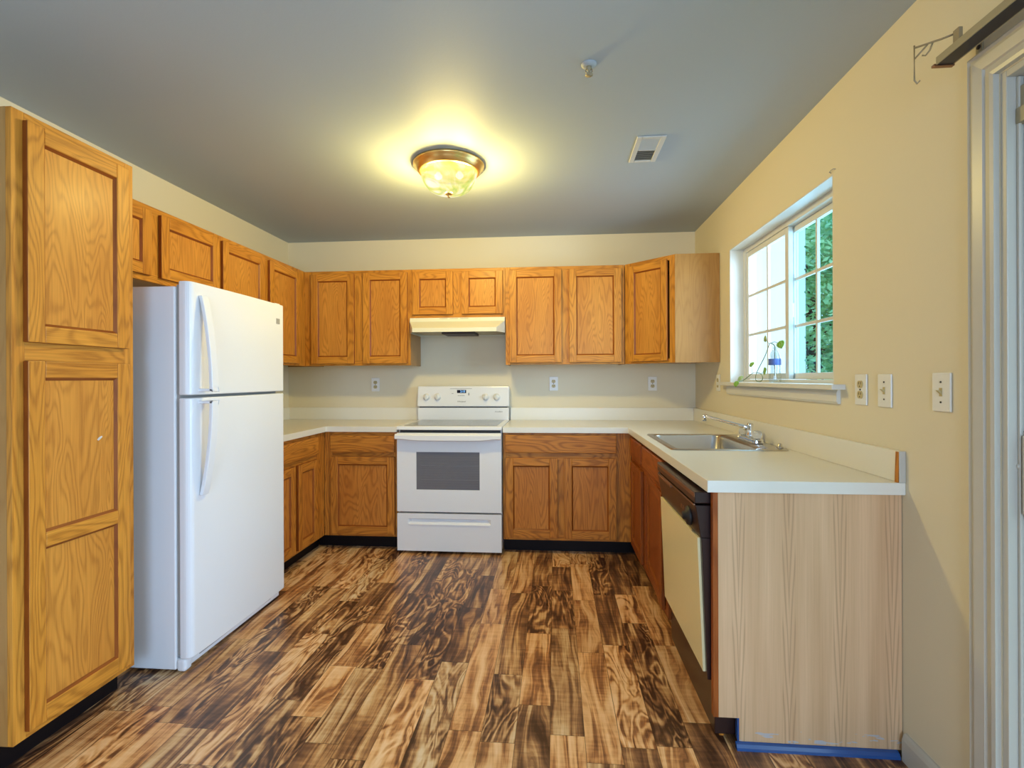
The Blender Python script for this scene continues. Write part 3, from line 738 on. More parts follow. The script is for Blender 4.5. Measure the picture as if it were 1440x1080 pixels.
# ------------------------------------------------------------------ refrigerator
fr = thing('refrigerator', 'white top-freezer refrigerator between the pantry and the left counter', 'refrigerator', (.36, -1.82, 0))
FY0, FY1 = -2.200, -1.432
inv = root_inv(fr)
def fb(nm, mb, mat, bevel=.004, seg=3, parent=None, lab=None):
    o = mb.build(nm, mat, parent or fr, bevel=bevel, seg=seg); o.data.transform(inv)
    if lab: o['label'] = lab
    return o
b = MB(); b.box(.03, .695, FY0, FY1, .012, 1.668); fb('cabinet_body', b, 'fridge', .006)
b = MB(); b.box(.695, .712, FY0+.012, FY1-.012, .07, 1.675); fb('gasket', b, 'gasket', 0)
def fdoor(z0, z1):
    n = 10; P = [(.712, FY0), (.712, FY1)]
    # plan outline: softly bowed front with rounded vertical edges
    out = []
    for k in range(7):
        a = PI/2*k/6; out.append((.735+.030*math.sin(a), FY1-.030+.030*math.cos(a)))
    m = []
    for k in range(1, 12):
        t = k/12; y = (FY1-.03)+(FY0+.06-FY1)*t; m.append((.765+.008*math.sin(PI*t), y))
    out2 = []
    for k in range(7):
        a = PI/2*k/6; out2.append((.735+.030*math.cos(a), FY0+.030-.030*math.sin(a)))
    poly = P + out + m + out2
    b = MB(); b.prism(poly, 'z', z0, z1); return b
fz = fb('freezer_door', fdoor(1.197, 1.690), 'fridge', .006); rd = fb('refrigerator_door', fdoor(.060, 1.184), 'fridge', .006)
def handle(z_tip, z_end, parent):
    y0_, n = -2.128, 18; b = MB(); P = []
    hw, th = .021, .016
    yt = -2.128
    for k in range(n+1):
        t = k/n; zz = z_tip+(z_end-z_tip)*t
        off = .048*math.sin(t*PI/2)**.85
        P.append((.766+off, zz))
    for k in range(n):
        for (xa, za), (xb, zb) in (((P[k]), (P[k+1])),):
            lo, hi = ((xa, za), (xb, zb)) if za < zb else ((xb, zb), (xa, za))
            b.hexa([(lo[0], yt-hw, lo[1]), (lo[0]+th, yt-hw, lo[1]), (lo[0], yt+hw, lo[1]), (lo[0]+th, yt+hw, lo[1]), (hi[0], yt-hw, hi[1]), (hi[0]+th, yt-hw, hi[1]), (hi[0], yt+hw, hi[1]), (hi[0]+th, yt+hw, hi[1])])
    d = .012 if z_end > z_tip else -.012
    b.box(.760, .766+.048+th, yt-hw, yt+hw, min(z_end, z_end-d), max(z_end, z_end-d))
    bm = bmesh.new()
    o = fb('handle', b, 'fridge', 0, parent=parent)
    bm.from_mesh(o.data); bmesh.ops.remove_doubles(bm, verts=bm.verts, dist=.0005)
    # drop the internal faces between segments
    seen = {}
    for f in bm.faces:
        key = tuple(sorted(v.index for v in f.verts)); seen.setdefault(key, []).append(f)
    bmesh.ops.delete(bm, geom=[f for fs in seen.values() if len(fs) > 1 for f in fs], context='FACES')
    bmesh.ops.recalc_face_normals(bm, faces=bm.faces); bm.to_mesh(o.data); bm.free()
    bv = o.modifiers.new('bevel', 'BEVEL'); bv.width = .003; bv.segments = 2; bv.limit_method = 'ANGLE'; bv.angle_limit = math.radians(50)
    return o
handle(1.635, 1.212, fz); handle(.755, 1.170, rd)
b = MB(); b.box(.7655, .7685, -1.530, -1.494, 1.577, 1.607); fb('badge', b, 'gasket', .0005, parent=fz, lab='small grey square badge')
b = MB(); b.box(.66, .728, FY0+.01, FY1-.01, .012, .056); g_ = fb('kick_grille', b, 'fridge', .004)
b = MB()
for zz in (.030, .042): b.box(.7275, .7295, FY0+.10, FY1-.10, zz, zz+.005)
fb('grille_slots', b, 'gasket', 0, parent=g_)
b = MB(); b.box(.696, .738, FY0+.0, FY0+.045, .004, .058); fb('hinge_cover', b, 'fridge', .012)
b = MB(); b.box(.68, .74, FY1-.06, FY1-.01, 1.691, 1.70); fb('top_hinge', b, 'fridge', .003)
b = MB(); 
for fx0, fy0 in ((.08, FY0+.05), (.08, FY1-.10), (.62, FY1-.10), (.62, FY0+.05)):
    b = MB(); b.box(fx0, fx0+.045, fy0, fy0+.05, 0, .012); fb('foot', b, 'gasket', 0)

# ------------------------------------------------------------------ stove
st = thing('stove', 'white freestanding electric stove with a glass cooktop and oven window', 'stove', (1.564, -.33, 0))
inv_s = root_inv(st)
def sbp(nm, mb, mat, bevel=.003, seg=2, parent=None, lab=None):
    o = mb.build(nm, mat, parent or st, bevel=bevel, seg=seg); o.data.transform(inv_s)
    if lab: o['label'] = lab
    return o
X0, X1 = 1.1835, 1.9445
b = MB(); b.box(X0, X1, -.615, -.03, .03, .893); sbp('body', b, 'stove')
b = MB()
for x in (X0+.03, X1-.07):
    for y in (-.58, -.10): b = MB(); b.box(x, x+.04, y, y+.04, 0, .03); sbp('foot', b, 'blackgap', 0)
b = MB(); b.box(X0-.004, X1+.004, -.668, -.055, .894, .920); ck = sbp('cooktop', b, 'stove', .006, 3)
b = MB(); b.box(X0+.035, X1-.035, -.615, -.092, .9195, .9215); cg = sbp('cooktop_glass', b, 'cooktop', .001, 1, parent=ck)
for cx, cy, r in ((1.36, -.48, .10), (1.77, -.48, .075), (1.36, -.22, .075), (1.77, -.22, .10)):
    b = MB(); i0 = 0
    for rr in (r, r-.004):
        b.v += [(cx+rr*math.cos(2*PI*k/40), cy+rr*math.sin(2*PI*k/40), .9218) for k in range(40)]
    for k in range(40):
        b.f.append([i0+k, i0+(k+1) % 40, i0+40+(k+1) % 40, i0+40+k]); b.uv.append([(0, 0)]*4); b.mi.append(0); b.sm.append(False)
    sbp('burner_ring', b, 'cookring', 0, parent=ck)
b = MB(); b.box(X0+.01, X1-.01, -.628, -.616, .28, .892); sbp('door_gap', b, 'blackgap', 0)
# oven door: slab with a window opening
b = MB(); dz0, dz1, wx0, wx1, wz0, wz1 = .303, .872, 1.326, 1.788, .463, .735
yf, yb = -.666, -.628
b.box(X0, wx0, yf, yb, dz0, dz1); b.box(wx1, X1, yf, yb, dz0, dz1); b.box(wx0, wx1, yf, yb, dz0, wz0); b.box(wx0, wx1, yf, yb, wz1, dz1)
bm = bmesh.new()
od = sbp('oven_door', b, 'stove', 0)
bm.from_mesh(od.data); bmesh.ops.remove_doubles(bm, verts=bm.verts, dist=.0002); bm.to_mesh(od.data); bm.free()
b = MB(); b.box(wx0, wx1, yf+.004, yf+.012, wz0, wz1); ow = sbp('oven_window', b, 'ovenglass', 0, parent=od)
b = MB()
for zz in (.535, .637):
    b.box(wx0+.035, wx1-.008, yf+.0032, yf+.0042, zz-.0015, zz+.0015)
for k in range(14): b.box(wx0+.03, wx1-.01, yf+.0034, yf+.0041, .48+k*.018, .4806+k*.018)
sbp('oven_racks', b, 'rack', 0, parent=od)
# handle: full-width rounded bar with a bowed lower lip
b = MB(); i0 = 0
secs = []
n = 24
for k in range(n+1):
    t = k/n; x = X0-.003+(X1-X0+.006)*t; e = abs(2*t-1)
    dip = .012*max(0, 1-(e/.85)**6) if e < .85 else 0.
    zl = .830-dip; out = .715
    secs.append([(x, -.664, .868), (x, -out+.012, .868), (x, -out, .858), (x, -out, zl+.006), (x, -out+.010, zl), (x, -.700, zl+.012), (x, -.690, .850), (x, -.664, .852)])
for s_ in secs: b.v += s_
m_ = len(secs[0])
for k in range(n):
    for j in range(m_):
        b.f.append([k*m_+j, k*m_+(j+1) % m_, (k+1)*m_+(j+1) % m_, (k+1)*m_+j]); b.uv.append([(0, 0)]*4); b.mi.append(0); b.sm.append(False)
for k in (0, n): b.f.append([k*m_+j for j in range(m_)]); b.uv.append([(0, 0)]*m_); b.mi.append(0); b.sm.append(False)
for x in (X0+.0, X1-.03): b.box(x, x+.03, -.70, -.664, .832, .866)
sbp('door_handle', b, 'stove', 0, parent=od)
# storage drawer with a scooped pull
b = MB(); z0, z1 = .020, .290
gx0, gx1, gz0, gz1 = 1.262, 1.868, .215, .255
b.box(X0, gx0, yf, yb, z0, z1); b.box(gx1, X1, yf, yb, z0, z1); b.box(gx0, gx1, yf, yb, z0, gz0); b.box(gx0, gx1, yf, yb, gz1, z1)
b.face([(gx0, yf, gz1), (gx1, yf, gz1), (gx1-.03, yf+.022, gz1-.012), (gx0+.03, yf+.022, gz1-.012)])
b.face([(gx0+.03, yf+.022, gz1-.012), (gx1-.03, yf+.022, gz1-.012), (gx1, yf, gz0), (gx0, yf, gz0)])
b.face([(gx0, yf, gz1), (gx0+.03, yf+.022, gz1-.012), (gx0, yf, gz0)]); b.face([(gx1, yf, gz1), (gx1-.03, yf+.022, gz1-.012), (gx1, yf, gz0)])
bm = bmesh.new(); dr = sbp('storage_drawer', b, 'stove', 0); bm.from_mesh(dr.data); bmesh.ops.remove_doubles(bm, verts=bm.verts, dist=.0002); bmesh.ops.recalc_face_normals(bm, faces=bm.faces); bm.to_mesh(dr.data); bm.free()
b = MB(); b.box(gx0+.01, gx1-.01, yf-.004, yf+.001, gz0-.010, gz0); sbp('drawer_pull', b, 'stove', .002, parent=dr)
# backguard
b = MB(); b.box(X0-.002, X1+.002, -.092, -.022, .920, 1.022); bk = sbp('backguard', b, 'stove', .002)
b = MB(); b.box(X0+.01, X1-.01, -.090, -.025, 1.022, 1.031); sbp('backguard_gap', b, 'blackgap', 0)
b = MB(); b.hexa([(X0-.006, -.108, 1.031), (X1+.006, -.108, 1.031), (X0-.006, -.022, 1.031), (X1+.006, -.022, 1.031), (X0-.006, -.088, 1.202), (X1+.006, -.088, 1.202), (X0-.006, -.030, 1.202), (X1+.006, -.030, 1.202)])
cp_ = sbp('control_panel', b, 'stove', .010, 3)
tilt = math.atan2(.020, .171)
def on_panel(z): return -.108+.020*(z-1.031)/.171
for x in (1.258, 1.352, 1.756, 1.848):
    b = MB(); zc = 1.112; yc = on_panel(zc)
    b.lathe([(0, .002), (.030, .002), (.030, -.004), (.024, -.006), (.022, -.022), (.018, -.025), (0, -.025)], (x, yc, zc), 24, axis='y')
    b.box(x-.004, x+.004, yc-.031, yc-.022, zc-.022, zc+.022)
    sbp('knob', b, 'knob', .0015, 1, parent=cp_)
b = MB()
for (x0_, x1_, z_, h__) in ((1.455, 1.640, 1.180, .0025), (1.610, 1.618, 1.135, .020), (1.47, 1.485, 1.14, .003)):
    b.box(x0_, x1_, on_panel(z_)-.0012, on_panel(z_)+.002, z_-h__/2, z_+h__/2)
for k in range(6): b.box(1.522+k*.010, 1.528+k*.010, on_panel(1.124)-.001, on_panel(1.124)+.002, 1.121, 1.126)
sbp('panel_print', b, 'greyprint', 0, parent=cp_)
b = MB(); z_ = 1.157; b.box(1.515, 1.592, on_panel(z_)-.0022, on_panel(z_)+.004, z_-.013, z_+.013); dsp = sbp('display', b, 'display', 0, parent=cp_)
t_ = text_mesh('digits', '2:10', .024, 'digits', dsp, Vector((1.562, on_panel(z_)-.0032, z_))-st.location, (PI/2, 0, 0))
t_ = text_mesh('maker_mark', 'Whirlpool', .017, 'greyprint', cp_, Vector((1.553, on_panel(1.075)-.0014, 1.074))-st.location, (PI/2-tilt, 0, 0), .25)
t_ = text_mesh('maker_mark', 'AccuBake', .016, 'greyprint', bk, Vector((1.862, -.0928, .990))-st.location, (PI/2, 0, 0), .35)

# ------------------------------------------------------------------ range hood
hd = thing('range_hood', 'almond under-cabinet range hood above the stove', 'range hood', (1.564, -.16, 1.62))
inv_h = root_inv(hd)
def hb(nm, mb, mat, bevel=.002, parent=None):
    o = mb.build(nm, mat, parent or hd, bevel=bevel); o.data.transform(inv_h); return o
b = MB(); xa, xb = 1.188, 1.941; zt, zb, ym = 1.744, 1.622, -.335
v = [(xa, ym, zt), (xb, ym, zt), (xa, ym, zb), (xb, ym, zb), (xa+.052, -.46, zb), (xb-.052, -.46, zb), (xa, -.01, zt), (xb, -.01, zt), (xa, -.01, zb), (xb, -.01, zb), (xa+.052, -.46, zb+.03), (xb-.052, -.46, zb+.03), (xa, ym-.012, zt-.03), (xb, ym-.012, zt-.03)]
def fq(*i, mi=0): b.face([v[k] for k in i], mi=mi)
fq(0, 1, 13, 12); fq(12, 13, 11, 10); fq(10, 11, 5, 4); fq(0, 12, 2); fq(1, 3, 13); fq(12, 10, 4, 2); fq(13, 3, 5, 11); fq(0, 6, 7, 1); fq(0, 2, 8, 6); fq(1, 7, 9, 3); fq(6, 8, 9, 7)
# underside rim
for (p, q, r_, s_) in (((xa+.052, -.46), (xb-.052, -.46), (xb-.07, -.44), (xa+.07, -.44)),): b.face([(p[0], p[1], zb), (q[0], q[1], zb), (r_[0], r_[1], zb), (s_[0], s_[1], zb)])
bm = bmesh.new(); ho = hb('hood_shell', b, 'hood', 0); bm.from_mesh(ho.data); bmesh.ops.remove_doubles(bm, verts=bm.verts, dist=.0005); bmesh.ops.recalc_face_normals(bm, faces=bm.faces); bm.to_mesh(ho.data); bm.free()
sd = ho.modifiers.new('thickness', 'SOLIDIFY'); sd.thickness = .0015; sd.offset = -1
b = MB(); b.box(xa+.03, xb-.03, -.325, -.02, zb+.012, zb+.018); b.hexa([(xa+.075, -.44, zb+.012), (xb-.075, -.44, zb+.012), (xa+.03, -.3252, zb+.012), (xb-.03, -.3252, zb+.012), (xa+.075, -.44, zb+.018), (xb-.075, -.44, zb+.018), (xa+.03, -.3252, zb+.018), (xb-.03, -.3252, zb+.018)]); hb('underside', b, 'hoodslot', 0)
b = MB(); b.box(1.44, 1.70, -.33, -.10, zb-.006, zb+.012); hb('grease_filter', b, 'filter', .002)
b = MB()
def hoodface(x, z):   # y of the upper front strip
    return ym-.012*(zt-z)/.03
for k in range(3):
    for j in range(4): b.box(1.425+k*.082, 1.490+k*.082, hoodface(0, 1.735)-.0012, hoodface(0, 1.735)+.003, 1.7255+j*.004, 1.7275+j*.004)
hb('vent_slots', b, 'hoodslot', 0)
b = MB(); b.box(1.715, 1.728, hoodface(0, 1.73)-.004, hoodface(0, 1.73), 1.727, 1.737); b.box(1.745, 1.758, hoodface(0, 1.73)-.004, hoodface(0, 1.73), 1.727, 1.737); hb('switch', b, 'hood', .001)

# ------------------------------------------------------------------ dishwasher (front faces -x)
dw = thing('dishwasher', 'dishwasher with almond door and dark brown control panel under the right counter', 'dishwasher', (W-.3, -2.10, 0))
inv_d = root_inv(dw)
def dwb(nm, mb, mat, bevel=.002, parent=None, lab=None):
    o = mb.build(nm, mat, parent or dw, bevel=bevel); o.data.transform(inv_d)
    if lab: o['label'] = lab
    return o
DA, DB, xf = -2.430, -1.766, W-.61
b = MB(); b.box(xf+.012, W-.04, DA+.004, DB-.004, .02, .868); dwb('tub', b, 'dwblack')
b = MB(); b.hexa([(xf-.012, DA+.006, .205), (xf+.012, DA+.006, .205), (xf-.012, DB-.006, .205), (xf+.012, DB-.006, .205), (xf-.030, DA+.006, .700), (xf+.012, DA+.006, .700), (xf-.030, DB-.006, .700), (xf+.012, DB-.006, .700)]); dd = dwb('door', b, 'dwblack', .002)
b = MB(); b.hexa([(xf-.022, DA+.022, .225), (xf-.0122, DA+.022, .225), (xf-.022, DB-.022, .225), (xf-.0122, DB-.022, .225), (xf-.040, DA+.022, .698), (xf-.0302, DA+.022, .698), (xf-.040, DB-.022, .698), (xf-.0302, DB-.022, .698)]); dwb('door_panel', b, 'dwdoor', .001, dd, 'almond door panel')
b = MB(); b.hexa([(xf-.032, DA+.008, .700), (xf+.012, DA+.008, .700), (xf-.032, DB-.008, .700), (xf+.012, DB-.008, .700), (xf-.050, DA+.008, .815), (xf+.012, DA+.008, .815), (xf-.050, DB-.008, .815), (xf+.012, DB-.008, .815)])
b.box(xf-.052, xf+.012, DA+.008, DB-.008, .822, .862)
dc = dwb('control_panel', b, 'dwblack', .003)
b = MB(); b.box(xf-.0535, xf-.051, DA+.010, DB-.010, .843, .858); b.box(xf-.0545, xf-.048, DA+.02, DB-.10, .812, .818); dwb('trim_strip', b, 'dwtrim', .0005, dc)
b = MB(); b.box(xf-.056, xf-.046, -2.06, -1.80, .800, .812); dwb('latch_handle', b, 'dwtrim', .002, dc)
b = MB(); b.lathe([(0, -.0), (.036, -.0), (.034, -.012), (.016, -.016), (.014, -.028), (0, -.028)], (xf-.040, -2.315, .752), 24, axis='x'); dwb('dial', b, 'blackgap', 0, dc)
b = MB()
for k in range(3): b.box(xf-.0425, xf-.030, -2.20-k*.028, -2.185-k*.028, .748, .766)
dwb('push_button', b, 'dwtrim', .001, dc)
b = MB(); b.box(xf+.028, xf+.045, DA+.006, DB-.006, .012, .195); dwb('access_panel', b, 'dwtrim' if False else 'oak_base', .002)

# ------------------------------------------------------------------ ceiling light
cl = thing('ceiling_light', 'flush-mount ceiling light with a brass rim and lit alabaster glass bowl', 'ceiling light', (1.742, -1.468, H))
b = MB(); b.lathe([(0, 0), (.192, 0), (.197, -.006), (.196, -.014), (.186, -.020), (.185, -.026), (.176, -.034), (.172, -.044), (.160, -.052), (.156, -.046), (0, -.040)], n=64)
b.build('brass_rim', 'brass', cl)
b = MB(); pr_ = []
for k in range(15):
    t = k/14; a = t*PI/2
    pr_.append((.156*math.cos(a)**.62 if k < 14 else .004, -.048-.118*math.sin(a)**1.15))
b.lathe(pr_, n=48); bo = b.build('glass_bowl', 'bowl', cl)
bo.data.polygons.foreach_set('use_smooth', [True]*len(bo.data.polygons))
b = MB(); b.lathe([(0, -.160), (.022, -.162), (.022, -.168), (.012, -.173), (.008, -.178), (.008, -.184), (.004, -.188), (0, -.189)], n=20); b.build('finial', 'brass', cl)
for s in (-1, 1):
    b = MB(); b.lathe([(0, -.085), (.012, -.082), (.022, -.072), (.022, -.062), (.012, -.050), (.010, -.042), (0, -.042)], (.06*s, 0, 0), 16); b.build('bulb', 'bulb', cl)
LAMP = 116
for s in (-1, 1):
    l = bpy.data.lights.new('bulb_glow', 'POINT'); l.energy = LAMP/2; l.color = (1.0, .80, .29); l.shadow_soft_size = .045
    o = bpy.data.objects.new('bulb_glow', l); o.location = (.07*s, 0, -.115); o.parent = cl; C.objects.link(o)

# ------------------------------------------------------------------ sprinkler and air register on the ceiling
sp = thing('sprinkler', 'small brass fire sprinkler head on the ceiling', 'sprinkler', (2.46, -2.30, H))
b = MB(); b.lathe([(0, 0), (.030, 0), (.029, -.004), (.018, -.010), (.012, -.010), (0, -.010)], n=24); b.build('escutcheon', 'ceiling', sp)
b = MB(); b.lathe([(.010, -.008), (.010, -.020), (.005, -.024), (.004, -.034), (0, -.034)], n=14)
for s in (-1, 1): b.tube([(.010*s, 0, -.018), (.013*s, 0, -.028), (.004*s, 0, -.040)], .0022, 6)
b.build('sprinkler_frame', 'railtop', sp)
b = MB(); b.lathe([(0, -.040), (.013, -.040), (.014, -.042), (0, -.043)], n=16, flute=(1, 2, .18)); b.build('deflector', 'railtop', sp)
vr = thing('air_register', 'white two-panel air register in the ceiling', 'vent', (2.81, -1.556, H))
b = MB(); vx, vy = .072, .148
b.box(-vx, -.045, -vy, vy, -.008, 0); b.box(.045, vx, -vy, vy, -.008, 0); b.box(-.045, .045, vy-.022, vy, -.008, 0); b.box(-.045, .045, -vy, -vy+.022, -.008, 0); b.box(-.045, .045, -.006, .006, -.008, 0)
b.build('frame', 'ventwhite', vr, bevel=.003)
b = MB(); b.box(-.046, .046, -vy+.02, vy-.02, -.0015, -.0005); b.build('duct_opening', 'ventdark', vr)
for s in (-1, 1):
    b = MB()
    for k in range(9):
        y = s*(.012+k*.0128); b.hexa([(-.045, y-.001, -.007), (.045, y-.001, -.007), (-.045, y+.0002, -.007), (.045, y+.0002, -.007), (-.045, y+.006*s, -.0018), (.045, y+.006*s, -.0018), (-.045, y+.0072*s, -.0018), (.045, y+.0072*s, -.0018)])
    b.build('louvre_bank', 'ventwhite', vr)

# ------------------------------------------------------------------ outlets and switches (local: face towards -y, back at y=0)
def plate():
    b = MB(); b.box(-.036, .036, -.006, 0, -.058, .058); return b
ot = thing('wall_outlet', '', 'outlet', (0, 0, 0), 0, 'wall outlets')
plate().build('cover_plate', 'plate', ot, bevel=.003)
for s in (-1, 1):
    b = MB(); P = []
    for k in range(20):
        a = 2*PI*k/20; P.append((.0165*math.cos(a), max(-.0135, min(.0135, .017*math.sin(a)))+.0195*s))
    b.prism(P, 'y', -.0085, -.0055); rc = b.build('receptacle', 'almond', ot)
    b = MB()
    for x in (-.006, .006): b.box(x-.0013, x+.0013, -.0090, -.0083, .0195*s+.000, .0195*s+.009)
    b.box(-.002, .002, -.0090, -.0083, .0195*s-.010, .0195*s-.005)
    b.build('slot', 'slot', rc)
b = MB(); b.lathe([(0, -.0075), (.0035, -.0075), (.0035, -.0055), (0, -.0055)], (0, 0, 0), 10, axis='y'); b.build('screw', 'slot', ot)
sw = thing('light_switch', '', 'switch', (0, 0, 0), 0, 'light switches')
plate().build('cover_plate', 'plate', sw, bevel=.003)
b = MB(); b.box(-.0055, .0055, -.0072, -.0055, -.0125, .0125); b.hexa([(-.004, -.007, -.006), (.004, -.007, -.006), (-.004, -.0058, -.006), (.004, -.0058, -.006), (-.004, -.019, .006), (.004, -.019, .006), (-.004, -.007, .004), (.004, -.007, .004)]); b.build('toggle', 'almond', sw)
for s in (-1, 1):
    b = MB(); b.lathe([(0, -.0075), (.003, -.0075), (.003, -.0055), (0, -.0055)], (0, 0, .030*s), 10, axis='y'); b.build('screw', 'slot', sw)
e_ = .0005
outs = [((.784, -e_, 1.215), 0, 'white outlet plate on the back wall left of the stove'), ((2.317, -e_, 1.219), 0, 'white outlet plate on the back wall just right of the stove'),
        ((3.130, -e_, 1.217), 0, 'white outlet plate on the back wall under the diagonal corner cabinet'), ((W-e_, -2.243, 1.217), -PI/2, 'white outlet plate on the right wall beside the window sill end'),
        ((W-e_, -.585, 1.228), -PI/2, 'white outlet plate on the right wall partly behind the far sill end')]
for i, (p, r_, lab) in enumerate(outs):
    o = ot if i == 0 else copy_tree(ot)
    o.location = p; o.rotation_euler.z = r_; o['label'] = lab
for i, (p, r_, lab) in enumerate([((W-e_, -2.380, 1.216), -PI/2, 'white light switch right next to the outlet by the window'), ((W-e_, -2.639, 1.218), -PI/2, 'white light switch standing alone nearest the patio door casing')]):
    o = sw if i == 0 else copy_tree(sw)
    o.location = p; o.rotation_euler.z = r_; o['label'] = lab

nl = thing('wall_staple', 'small bent staple stuck in the wall above the near window corner', 'staple', (W, -2.054, 2.117))
b = MB(); b.tube([(0, .018, -.003), (-.008, .016, .0), (-.010, .0, .002), (-.008, -.014, .002), (0, -.016, .0)], .0016, 6); b.build('wire', 'gasket', nl)
# ------------------------------------------------------------------ bottle and vine on the sill
SZ = WZ0+.0105
bt = thing('water_bottle', 'clear plastic bottle with a blue label on the window sill', 'bottle', (W+.045, -1.385, SZ))
b = MB(); b.lathe([(0, .002), (.024, 0), (.030, .004), (.031, .02), (.029, .05), (.031, .085), (.031, .13), (.026, .155), (.013, .178), (.0125, .196)], n=24)
b.f.pop(); b.uv.pop(); b.mi.pop(); b.sm.pop()
b.build('bottle_body', 'bottle', bt)
b = MB(); b.lathe([(.0316, .096), (.0318, .098), (.0318, .128), (.0316, .130)], n=24)
b.f = b.f[:-2]; b.uv = b.uv[:-2]; b.mi = b.mi[:-2]; b.sm = b.sm[:-2]
b.build('label_band', 'label', bt)
vi = thing('vine_cutting', 'trailing pothos vine cutting growing out of the sill bottle', 'plant', (W+.045, -1.385, SZ+.19))
inv_v = root_inv(vi)
def smooth(pts, n=5):
    out = []; P = [Vector(p) for p in pts]
    for i in range(len(P)-1):
        p0, p1, p2, p3 = P[max(i-1, 0)], P[i], P[i+1], P[min(i+2, len(P)-1)]
        for k in range(n):
            t = k/n; out.append(.5*((2*p1)+(-p0+p2)*t+(2*p0-5*p1+4*p2-p3)*t*t+(-p0+3*p1-3*p2+p3)*t**3))
    out.append(P[-1]); return out
b = MB(); xv = W+.03
xb = W+.045
b.tube(smooth([(xb+.004, -1.378, 1.275), (xb, -1.380, 1.33), (xb, -1.385, 1.40), (xb, -1.380, 1.438), (xv, -1.362, 1.452), (xv, -1.345, 1.440), (xv, -1.296, 1.387), (xv, -1.216, 1.325), (xv, -1.168, 1.285), (xv, -1.160, 1.252), (xv, -1.19, 1.2405), (xv, -1.24, 1.243), (xv, -1.262, 1.263), (xv, -1.235, 1.285), (xv, -1.18, 1.292), (xv, -1.111, 1.289), (xv-.01, -1.07, 1.268), (xv-.03, -1.05, 1.248), (xv-.06, -1.075, 1.241), (xv-.088, -1.105, 1.238)]), .0022, 6)
b.tube(smooth([(xv, -1.350, 1.448), (xv, -1.33, 1.462), (xv, -1.305, 1.476)]), .0014, 5); b.tube(smooth([(xv, -1.365, 1.452), (xv, -1.42, 1.455), (xv, -1.47, 1.442)]), .0014, 5)
b.tube(smooth([(xv, -1.11, 1.289), (xv, -1.103, 1.315), (xv, -1.10, 1.338)]), .0014, 5); b.tube(smooth([(xv, -1.235, 1.285), (xv, -1.262, 1.292), (xv, -1.275, 1.300)]), .0014, 5)
o = b.build('stem', 'stem', vi); o.data.transform(inv_v)
def leaf(c, size, tip, nrm, mat):
    c, tip, nrm = Vector(c), Vector(tip).normalized(), Vector(nrm).normalized(); side = tip.cross(nrm).normalized(); nrm = side.cross(tip)
    prof = [(-.5, .02), (-.45, .25), (-.3, .42), (-.1, .46), (.12, .38), (.33, .2), (.5, 0)]
    b = MB(); rows = []
    for t, w in prof: rows.append([c+size*(tip*t+side*w*s_-nrm*(.12*abs(s_)*w+.2*t*t)) for s_ in (-1, -.5, 0, .5, 1)])
    for i in range(len(rows)-1):
        for j in range(4): b.face([rows[i][j], rows[i][j+1], rows[i+1][j+1], rows[i+1][j]], smooth=True)
    o = b.build('leaf', mat, vi); o.data.transform(inv_v)
    m = o.modifiers.new('thickness', 'SOLIDIFY'); m.thickness = .0006
leaf((xv, -1.290, 1.480), .042, (0, .8, -.3), (-.8, -.6, .2), 'vineleaf_pale')
leaf((xv, -1.488, 1.436), .050, (0, -.5, -.8), (-.8, -.6, .1), 'vineleaf')
leaf((xv, -1.095, 1.346), .040, (0, .6, .3), (-.7, -.6, .3), 'vineleaf')
leaf((xv, -1.285, 1.302), .050, (0, -.8, .3), (-.7, -.6, .3), 'vineleaf')
leaf((xv-.04, -1.020, 1.262), .045, (0, .7, .3), (-.7, -.6, .4), 'vineleaf_pale')
leaf((xv-.096, -1.112, 1.226), .040, (-.2, -.3, -.8), (-.8, -.5, .3), 'vineleaf')

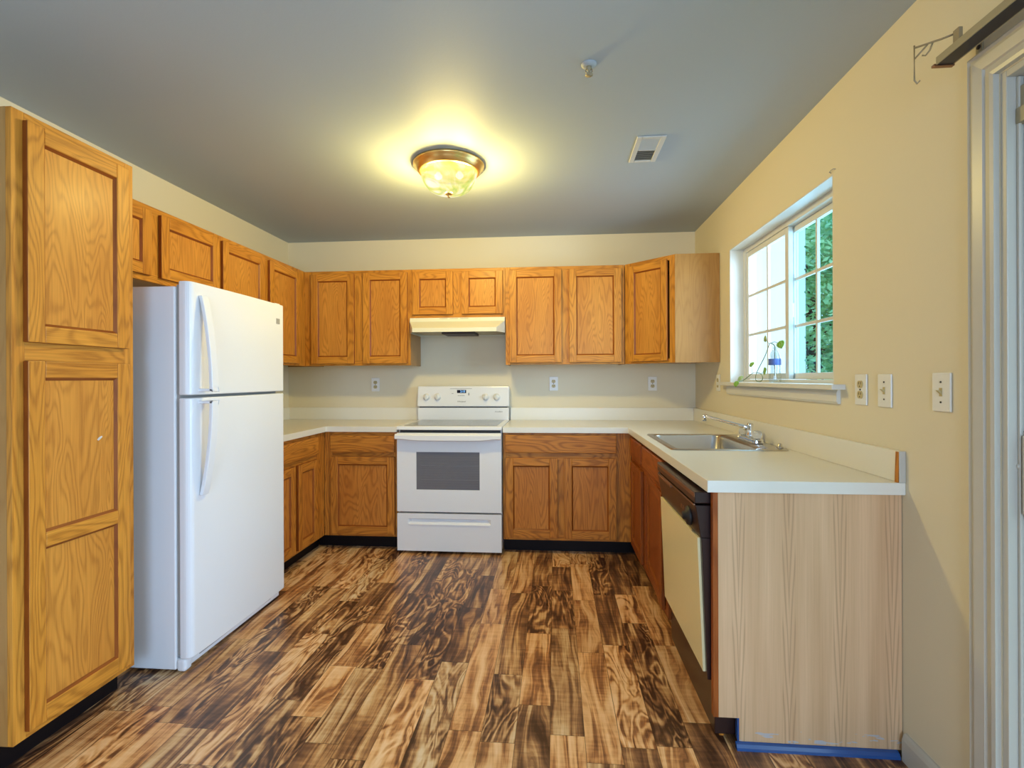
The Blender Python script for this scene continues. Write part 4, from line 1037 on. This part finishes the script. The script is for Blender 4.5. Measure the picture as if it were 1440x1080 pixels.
# ------------------------------------------------------------------ outdoors
b = MB(); b.box(-40, 60, -30, 60, -.5, -.30); struct('ground', b, 'grass', 'grass lawn outside the window', cat='ground')
b = MB(); b.box(W+T+.02, 4.19, -.30, 0.3, -.30, 3.2)
for k in range(20): b.box(4.19, 4.198, -.30, .3, -.3+k*.17, -.3+k*.17+.155)
wn_ = b.build('neighbouring_wall', 'siding'); tag(wn_, 'bright white exterior wall seen through the far half of the window', 'wall')
def tree(loc, h, r, mat, label, seed, n=12000):
    rnd = random.Random(seed)
    t = thing('tree', label, 'tree', loc, 0, 'trees outside the window')
    b = MB(); b.tube([(0, 0, 0), (.05, .03, h*.3), (-.04, .06, h*.6), (.02, 0, h*.9)], [.16, .12, .09, .03], 8)
    for k in range(5):
        a = rnd.random()*6.28; z0 = h*(.3+.1*k); b.tube([(0, 0, z0), (math.cos(a)*r*.4, math.sin(a)*r*.4, z0+.4), (math.cos(a)*r*.8, math.sin(a)*r*.8, z0+.9)], [.05, .035, .015], 6)
    b.build('trunk', 'bark', t)
    b = MB()
    cl_ = [(rnd.uniform(-.75, .75)*r, rnd.uniform(-.75, .75)*r, rnd.uniform(.12, .95)*h, rnd.uniform(.35, .6)*r) for _ in range(24)]
    for k in range(n):
        cx, cy, cz, cr = rnd.choice(cl_)
        d = Vector((rnd.gauss(0, 1), rnd.gauss(0, 1), rnd.gauss(0, 1))).normalized()*cr*rnd.uniform(.6, 1.)
        c = Vector((cx, cy, cz))+d; s_ = rnd.uniform(.022, .05)*(1+r*.35)
        u = Vector((rnd.gauss(0, 1), rnd.gauss(0, 1), rnd.gauss(0, .6))).normalized(); w = u.cross(Vector((rnd.gauss(0, 1), rnd.gauss(0, 1), rnd.gauss(0, 1)))).normalized()
        b.face([c-u*s_, c-w*s_*.5, c+u*s_, c+w*s_*.5])
    b.build('foliage', mat, t)
specs = [((6.45, 4.15), 4.3, 1.25, 'leaf2', 'pale green tree standing nearest the window'),
         ((9.5, 10.2), 7.5, 2.2, 'leaf', 'tall darker tree standing behind the pale one'),
         ((14.2, 18.5), 12.0, 3.6, 'leaf', 'farthest and largest dark tree at the back')]
for i, ((x, y), h, r, m_, lab) in enumerate(specs): tree((x, y, -.30), h, r, m_, lab, 30+i)
